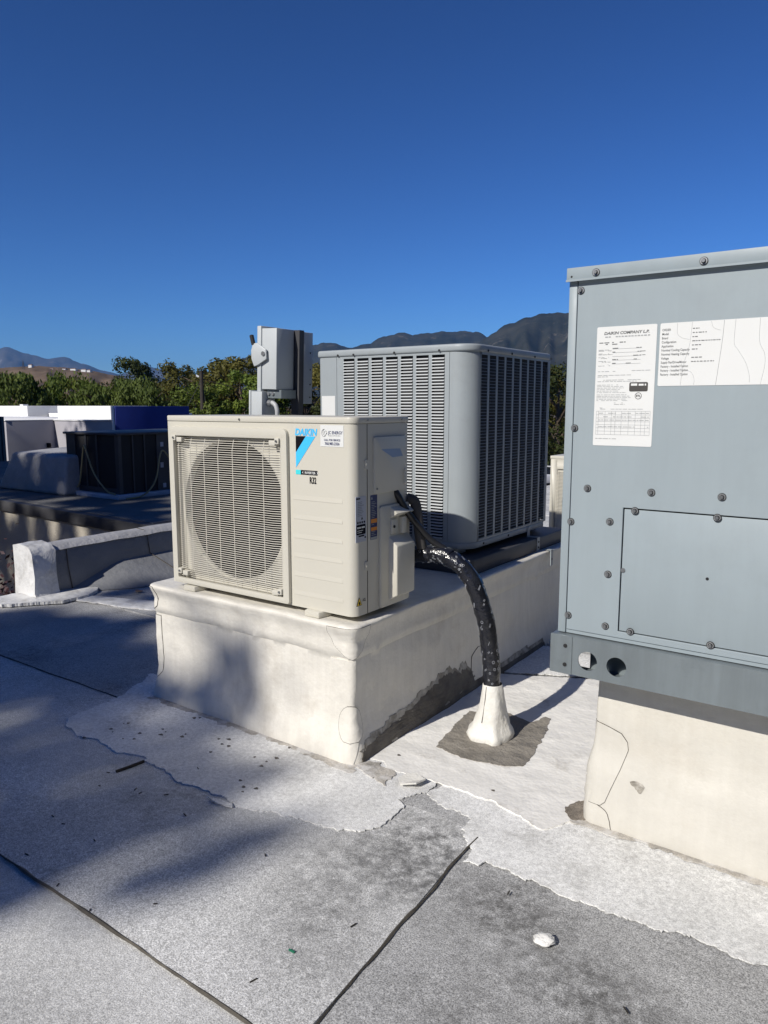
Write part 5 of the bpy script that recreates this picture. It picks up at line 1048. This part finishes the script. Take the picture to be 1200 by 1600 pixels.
B2 = [(-10.23,3.91,0.15),(-11.04,3.59,0.15),(-9.40,4.43,0.18),(-11.66,3.88,0.17),(-9.33,3.74,0.16),(-11.87,3.84,0.14),(-8.35,4.31,0.14),(-12.29,2.94,0.14),(-10.32,3.44,0.16),(-11.23,4.23,0.14),(-11.65,3.43,0.14),(-11.85,4.52,0.16),(-8.95,4.40,0.17),(-7.25,4.66,0.17),(-9.65,3.38,0.17),(-10.79,4.62,0.16),(-7.95,4.68,0.15),(-10.63,4.39,0.15),(-9.93,3.24,0.15),(-10.86,3.30,0.18),(-10.63,3.75,0.13),(-10.45,4.11,0.17),(-10.64,3.04,0.13),(-12.05,3.32,0.15),(-9.29,4.13,0.17),(-11.41,4.08,0.13),(-11.23,4.61,0.15),(-11.29,3.56,0.15),(-10.04,3.67,0.15),(-12.21,3.59,0.17),(-9.19,4.49,0.16),(-9.84,4.67,0.16),(-10.20,4.62,0.17),(-9.63,4.73,0.16),(-9.78,3.84,0.13),(-7.04,4.71,0.15),(-7.76,4.39,0.16),(-8.04,4.32,0.15),(-9.17,3.47,0.13),(-11.70,2.80,0.14),(-11.73,4.24,0.13),(-8.89,4.77,0.18),(-10.98,4.41,0.13),(-7.75,4.75,0.16),(-8.42,4.69,0.16),(-8.55,4.29,0.17),(-6.82,4.65,0.13),(-12.08,2.66,0.15),(-12.13,4.03,0.14),(-9.70,4.34,0.18),(-11.42,3.31,0.16),(-10.14,3.22,0.18),(-10.85,3.71,0.15),(-9.91,4.14,0.15),(-9.44,3.40,0.16),(-10.63,3.38,0.15),(-10.43,3.09,0.18),(-7.38,5.75,0.20),(-7.62,5.51,0.19),(-6.68,5.46,0.19),(-6.31,4.99,0.18),(-7.11,5.34,0.23),(-8.08,5.69,0.23),(-10.67,4.91,0.23),(-7.94,5.33,0.23),(-8.34,5.41,0.22),(-9.50,5.54,0.22),(-10.39,5.41,0.20),(-7.96,6.22,0.21),(-9.07,5.42,0.22),(-7.62,6.00,0.18),(-9.99,5.41,0.18),(-6.87,5.19,0.23),(-11.60,4.83,0.19),(-7.07,5.82,0.17),(-7.40,5.19,0.24),(-8.51,5.72,0.18),(-11.95,4.97,0.24),(-8.20,6.10,0.20),(-6.58,5.06,0.19),(-9.73,5.39,0.22),(-10.84,5.66,0.23),(-10.21,6.26,0.22),(-9.21,6.13,0.21),(-11.15,5.69,0.19),(-9.86,5.79,0.19),(-11.78,6.21,0.23),(-10.08,5.92,0.24),(-11.41,6.17,0.20),(-12.39,6.01,0.18),(-10.54,5.86,0.24),(-8.95,6.09,0.21),(-9.79,6.31,0.19),(-12.68,6.18,0.19),(-12.88,5.93,0.24),(-13.15,5.65,0.19),(-12.03,6.11,0.21),(-11.19,6.08,0.17),(-9.47,6.01,0.20),(-12.84,5.53,0.24),(-12.49,5.63,0.22),(-10.31,5.85,0.20),(-11.84,5.66,0.20),(-11.37,5.58,0.22),(-12.17,5.78,0.18),(-10.62,6.23,0.24),(-9.31,5.74,0.22),(-11.57,5.83,0.24),(-9.39,6.40,0.20),(-8.27,6.77,0.16),(-9.13,6.58,0.21),(-8.77,6.04,0.21),(-8.99,6.83,0.19),(-8.03,6.58,0.17),(-8.22,5.91,0.20),(-8.32,6.27,0.20),(-8.49,6.49,0.20),(-8.84,6.54,0.19),(-8.47,6.85,0.22),(-9.29,5.91,0.20),(-8.01,6.96,0.18),(-8.46,6.01,0.21),(-8.10,6.20,0.21),(-9.21,6.23,0.19),(-7.67,7.32,0.22),(-7.29,7.16,0.22),(-7.52,8.00,0.21),(-9.35,7.55,0.24),(-7.44,7.57,0.24),(-8.11,7.45,0.22),(-9.11,7.31,0.20),(-6.52,7.60,0.20),(-8.85,7.47,0.25),(-7.83,6.96,0.19),(-6.92,6.94,0.26),(-8.05,8.12,0.25),(-6.16,7.33,0.22),(-8.48,7.78,0.22),(-6.91,7.39,0.22),(-7.11,7.79,0.19),(-6.53,6.61,0.20),(-7.43,6.69,0.19),(-8.34,8.17,0.25),(-8.42,7.20,0.20),(-7.17,6.70,0.20),(-7.80,7.79,0.19),(-8.70,7.98,0.21),(-6.42,7.05,0.19),(-9.10,7.78,0.26),(-6.67,7.14,0.26),(-8.21,6.95,0.19),(-6.76,7.78,0.22),(-4.46,3.48,0.12),(-4.53,3.12,0.13),(-4.22,3.19,0.13)]
def ctr(bl): 
    c = sum((Vector((b[0], b[1], 0)) - L * 20 for b in bl), Vector()) / len(bl); return (c.x - 0.8, c.y - 1.2, -4.6)
shade_tree('tall tree behind the viewer shading the left of the grey roof', ctr(B1), B1, 31)
shade_tree('tall tree behind the viewer shading the neighbouring roof', ctr(B2), B2, 32)

# unseen trees added behind, right and left of the viewer to block sky light
rt = random.Random(77)
for i in range(31):
    if i < 14: bx, by, hh = -30 + 3.9 * i, -17.5 + rt.uniform(-1.5, 1.5), rt.uniform(11.5, 13.0)
    elif i < 26: bx, by, hh = 13.0 + rt.uniform(-1, 1), -13 + 3.6 * (i - 14), rt.uniform(14.5, 16.0)
    else: bx, by, hh = -15.5 - 1.2 * (i - 26) + rt.uniform(-0.5, 0.5), 0.5 - 3.3 * (i - 26), rt.uniform(17.0, 19.0)
    ORD = ('first', 'second', 'third', 'fourth', 'fifth', 'sixth', 'seventh', 'eighth', 'ninth', 'tenth', 'eleventh', 'twelfth', 'thirteenth', 'fourteenth')
    lab = ('%s leafy unseen tree added behind the viewer to cut sky light' % ORD[i]) if i < 14 else ('%s leafy unseen tree added right of the roof to cut sky light' % ORD[i - 14] if i < 26 else '%s tall leafy unseen tree added left of the roof to cut sky light' % ORD[i - 26])
    t = thing('tree', lab, 'tree', (bx, by, -4.6), 'unseen trees added to cut sky light')
    me, mt = proto('round', i % 2, 'leaf_dark')
    for nm, m_ in (('crown', me), ('trunk', mt)):
        o = bpy.data.objects.new(nm, m_); COL.objects.link(o); o.parent = t; o.scale = (1.05, 1.05, hh / 9.0); o.rotation_euler = (0, 0, 1.7 * i)

# ================================================================== pole, wires, cars
p = FW * 52 + RT * (-278 / 1155.0 * 52.0 * 1.01)
po = thing('utility_pole', 'dark wooden utility pole with guy wires before the trees', 'utility pole', (p.x, p.y, -4.6))
g = MB(); g.tube([(p.x, p.y, -4.6), (p.x, p.y, 3.75)], [0.17, 0.13], 10); build('post', g, 'pole', po)
g = MB(); g.tube([p + Vector((-0.15, -0.1, 3.35)), p + Vector((-0.3, -0.2, 3.45))], 0.07, 8); build('insulator', g, 'label', po)
for dx_ in (-1.6, 0.4):
    g = MB(); g.tube([p + Vector((0, 0, 3.2)), p + RT * dx_ * 1.0 + Vector((0, 0, 0.3)), p + RT * dx_ * 1.8 + Vector((0, 0, -3))], 0.02, 5); build('guy_wire', g, 'foam', po)
a, b = p + Vector((0, 0, 3.2)), FW * 58 + RT * 6 + Vector((0, 0, 1.9))
g = MB(); g.tube([a.lerp(b, t / 12) + Vector((0, 0, -1.1 * math.sin(PI * t / 12))) for t in range(13)], 0.022, 5); tag(build('overhead_wire', g, 'pole', None, origin=a), 'dark overhead wire sagging to the right from the utility pole', 'wire')
def car(lat, dist, rot, m, label):
    q = FW * dist + RT * lat; t = thing('parked_car', label, 'car', (q.x, q.y, -4.59)); mt = Matrix.Translation((q.x, q.y, -4.59)) @ Matrix.Rotation(rot, 4, 'Z')
    def T(b): b.v = [tuple(mt @ Vector(v)) for v in b.v]; return b
    build('body', T(MB().prism([(-2.2, 0.3), (2.2, 0.3), (2.25, 0.7), (1.5, 0.92), (-1.95, 0.95), (-2.25, 0.7)], -0.88, 0.88, 'y')), m, t, bevel=0.06)
    build('cabin', T(MB().prism([(-1.7, 0.93), (1.05, 0.93), (0.35, 1.45), (-1.15, 1.45)], -0.76, 0.76, 'y')), 'glass', t, bevel=0.05)
    build('roof_panel', T(MB().box(-1.12, 0.32, -0.72, 0.72, 1.445, 1.475)), m, t, bevel=0.01)
    for sx in (-1.35, 1.4):
        for sy in (-0.85, 0.72): build('wheel', T(MB().tube([(sx, sy, 0.33), (sx, sy + 0.14, 0.33)], 0.33, 16)), 'rubber', t)
car(13.1, 56.0, RAD(70), 'carwhite', 'white parked car at the left of the gap beside the condenser')
car(15.0, 54.0, RAD(60), 'cardark', 'dark parked car in the gap beside the packaged unit')
g = MB(); g.box(-4.5, 9.0, 12.8, 13.05, 0.0, 0.16); tag(build('roof_edge_wall', g, 'parapet', None, origin=(2, 12.9, 0)), 'low wall along the far edge of the roof in the gap', 'parapet wall')

# ================================================================== loose things on the roof
rr = random.Random(2); bm = bmesh.new(); bmesh.ops.create_icosphere(bm, subdivisions=3, radius=1)
g = MB(); g.add([Vector((-0.641, 1.597, 0.016)) + Vector((v.co.x * 0.026, v.co.y * 0.021, v.co.z * 0.010)) * (1 + 0.35 * nz(v.co.x * 1.7, v.co.y * 1.7, v.co.z * 1.7 + 3)) for v in bm.verts], [[v.index for v in f.verts] for f in bm.faces]); bm.free()
tag(build('stone', g, 'stone', None, smooth=60, origin=(-0.641, 1.597, 0.006)), 'small white stone lying on the dark grey roofing', 'stone')
g = MB(); ft = [(-1.375, 2.03), (-1.35, 2.005), (-1.30, 2.03), (-1.29, 2.075), (-1.335, 2.085), (-1.365, 2.07)]
g.prism(ft, 0.030, 0.036); g.v = [(x, y, z + 0.012 * nz(x * 30, y * 30, 1) - (0.012 if y < 2.02 else 0)) for x, y, z in g.v]
tag(build('membrane_scrap', g, 'boot', None, origin=(-1.33, 2.04, 0.02)), 'torn white membrane scrap at the front of the mastic patch', 'scrap')
g = MB(); g.tube([(-2.262, 1.504, 0.012), (-2.25, 1.55, 0.014), (-2.245, 1.612, 0.012)], 0.0055, 6); tag(build('twig', g, 'twig', None, origin=(-2.25, 1.55, 0.01)), 'short dark twig on the shaded roof', 'twig')
g = MB(); g.box(-1.139, -1.121, 1.2035, 1.2085, 0.0105, 0.0135); tag(build('plastic_sliver', g, 'greenbit', None, origin=(-1.13, 1.206, 0.0105)), 'tiny green plastic sliver on the roofing', 'litter')
patch('coating_flake', [(-1.85, 1.577), (-1.80, 1.565), (-1.735, 1.572), (-1.75, 1.587), (-1.80, 1.59)], 0.0165, 'coat_gran', roof, 0.004, 0.006, 0.008, 51)
rr = random.Random(20)
for k in range(26):
    x, y = rr.uniform(-2.4, -0.2), rr.uniform(0.95, 1.75)
    if abs(x + 0.96) < 0.04: continue
    a = rr.uniform(0, PI); l_ = rr.uniform(0.004, 0.010)
    g = MB(); g.box(-l_, l_, -0.0015, 0.0015, 0, 0.002, mtx=Matrix.Translation((x, y, 0.0108)) @ Matrix.Rotation(a, 4, 'Z'))
    o = build('grit_crumb', g, 'twig', roof)

# ================================================================== mountains, hill, haze
def ridge(name, label, prof, dist, depth, m, seed, rough=0.08, base=-30.0, step=4):
    """prof: (bearing tangent right of view, height in metres) list"""
    g = MB(); xs = []; lo, hi = prof[0][0], prof[-1][0]; n = int((hi - lo) * 1155 / step)
    J = 22; vs = []
    for i in range(n + 1):
        t = lo + (hi - lo) * i / n
        for (a, ha), (b, hb_) in zip(prof, prof[1:]):
            if a <= t <= b: u = (t - a) / (b - a); u = u * u * (3 - 2 * u) * 0.5 + u * 0.5; h = ha + (hb_ - ha) * u; break
        h *= 1 + 0.35 * rough * nz(t * 60, seed, 0) + 0.2 * rough * nz(t * 200, seed, 4)
        for j in range(J):
            q = j / (J - 3) if j < J - 2 else 1.0
            d = dist - depth * (1 - q) if j < J - 2 else dist + depth * 0.35 * (j - J + 3)
            e = q ** 1.3 if j < J - 2 else (0.6 if j == J - 2 else 0.0)
            gul = 1 + (0.45 * (abs(nz(t * 22 + 0.4 * q, q * 1.2, seed)) - 0.25) + 0.22 * nz(t * 70, q * 5, seed + 3)) * math.sin(PI * min(1, q)) 
            P = (FW + RT * t) * d; vs.append((P.x, P.y, base + (h - base) * e * gul))
    g.add(vs, [(i * J + j, (i + 1) * J + j, (i + 1) * J + j + 1, i * J + j + 1) for i in range(n) for j in range(J - 1)])
    return tag(build(name, g, m, None, smooth=180, recalc=False), label, kind='structure')
def PX(px): return (px - 600) / 1166.0
def hz(py, d): return 1.33 + (635 - py) / 1166.0 * d
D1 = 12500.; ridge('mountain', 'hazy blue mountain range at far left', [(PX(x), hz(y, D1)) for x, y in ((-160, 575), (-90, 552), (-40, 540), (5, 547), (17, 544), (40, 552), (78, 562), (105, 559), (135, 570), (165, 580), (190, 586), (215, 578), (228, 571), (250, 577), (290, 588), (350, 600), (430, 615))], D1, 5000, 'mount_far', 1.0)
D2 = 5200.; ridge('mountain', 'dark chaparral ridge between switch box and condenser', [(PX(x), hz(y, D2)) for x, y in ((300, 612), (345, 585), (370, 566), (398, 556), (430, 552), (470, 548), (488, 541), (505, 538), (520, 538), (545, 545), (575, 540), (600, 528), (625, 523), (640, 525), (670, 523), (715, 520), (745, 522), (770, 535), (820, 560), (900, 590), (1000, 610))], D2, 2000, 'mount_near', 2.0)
D3 = 3900.; ridge('mountain', 'big dark scrubby mountain rising behind the packaged unit', [(PX(x), hz(y, D3)) for x, y in ((660, 610), (720, 560), (757, 530), (790, 510), (820, 499), (850, 494), (890, 492), (960, 482), (1060, 470), (1180, 480), (1300, 520), (1500, 580))], D3, 1900, 'mount_near', 3.0)
D4 = 1500.; ridge('hill', 'brown dry hill under the far left mountains', [(PX(x), hz(y, D4)) for x, y in ((-80, 585), (-20, 578), (20, 575), (60, 573), (100, 575), (140, 579), (180, 587), (230, 600), (300, 615))], D4, 700, 'hill', 4.0, rough=0.05, base=-10)
for i, (x, y, w_, lab) in enumerate(((85, 579, 7, 'leftmost white house on the brown hill'), (91, 580, 9, 'larger white house beside the leftmost on the hill'), (105, 579, 5, 'small white house midway along the brown hill'), (119, 579, 8, 'long white house right of the hill centre'), (135, 580, 7, 'bright white house near the right end of the hill'), (143, 581, 5, 'rightmost small white house on the brown hill'), (53, 573, 5, 'lone white house on the hill crest at left'))):
    d = 1475.; q = (FW + RT * PX(x)) * d; zz = hz(y + 2, d); s_ = w_ / 1166 * d / 2
    t = thing('hill_house', lab, 'house', (q.x, q.y, zz - 6), 'houses on the brown hill')
    def fr(a, b, c): return q + RT * a + FW * b + Vector((0, 0, zz + c))
    g = MB(); hh = 4.5; vs = [fr(a, b, c) for c in (-6, hh) for b in (-5, 5) for a in (-s_, s_)]; g.add(vs, [(0, 2, 3, 1), (4, 5, 7, 6), (0, 1, 5, 4), (2, 6, 7, 3), (0, 4, 6, 2), (1, 3, 7, 5)]); build('wall', g, 'housewall', t)
    g = MB(); g.add([fr(-s_ - .4, -5.5, hh), fr(s_ + .4, -5.5, hh), fr(s_ + .4, 5.5, hh), fr(-s_ - .4, 5.5, hh), fr(-s_ * .7, 0, hh + 1.5), fr(s_ * .7, 0, hh + 1.5)], [(0, 1, 5, 4), (1, 2, 5), (2, 3, 4, 5), (3, 0, 4), (0, 3, 2, 1)]); build('roof', g, 'rooftile', t)
d = 1450.; q = (FW + RT * PX(41)) * d
g = MB()
for a in (-2, 2):
    for b in (-2, 2): g.tube([q + RT * a + FW * b + Vector((0, 0, hz(574, d) - 5)), q + Vector((0, 0, hz(564, d)))], 0.35, 4)
for k in range(4): g.tube([q + RT * (-1.8 + .35 * k) + Vector((0, 0, hz(574 - 2 * k, d))), q + RT * (1.8 - .35 * k) + Vector((0, 0, hz(574 - 2 * k, d)))], 0.2, 4)
tag(build('radio_mast', g, 'foam', None, origin=q + Vector((0, 0, hz(574, d) - 5))), 'thin lattice mast on the crest of the brown hill', 'mast')

hv = MB(); hv.box(-16500, 9000, -60, 18500, -40, 1180)
hm = bpy.data.materials.new('haze_air'); hm.use_nodes = True; nt = hm.node_tree; nt.nodes.clear()
out = node(nt, 'ShaderNodeOutputMaterial'); pv = node(nt, 'ShaderNodeVolumePrincipled')
pv.inputs['Color'].default_value = (0.22, 0.50, 1.0, 1); pv.inputs['Density'].default_value = 3.8e-5; pv.inputs['Anisotropy'].default_value = 0.0
nt.links.new(pv.outputs[0], out.inputs['Volume'])
tag(build('haze', hv, hm), 'thin pale haze in the air before the mountains', kind='stuff')
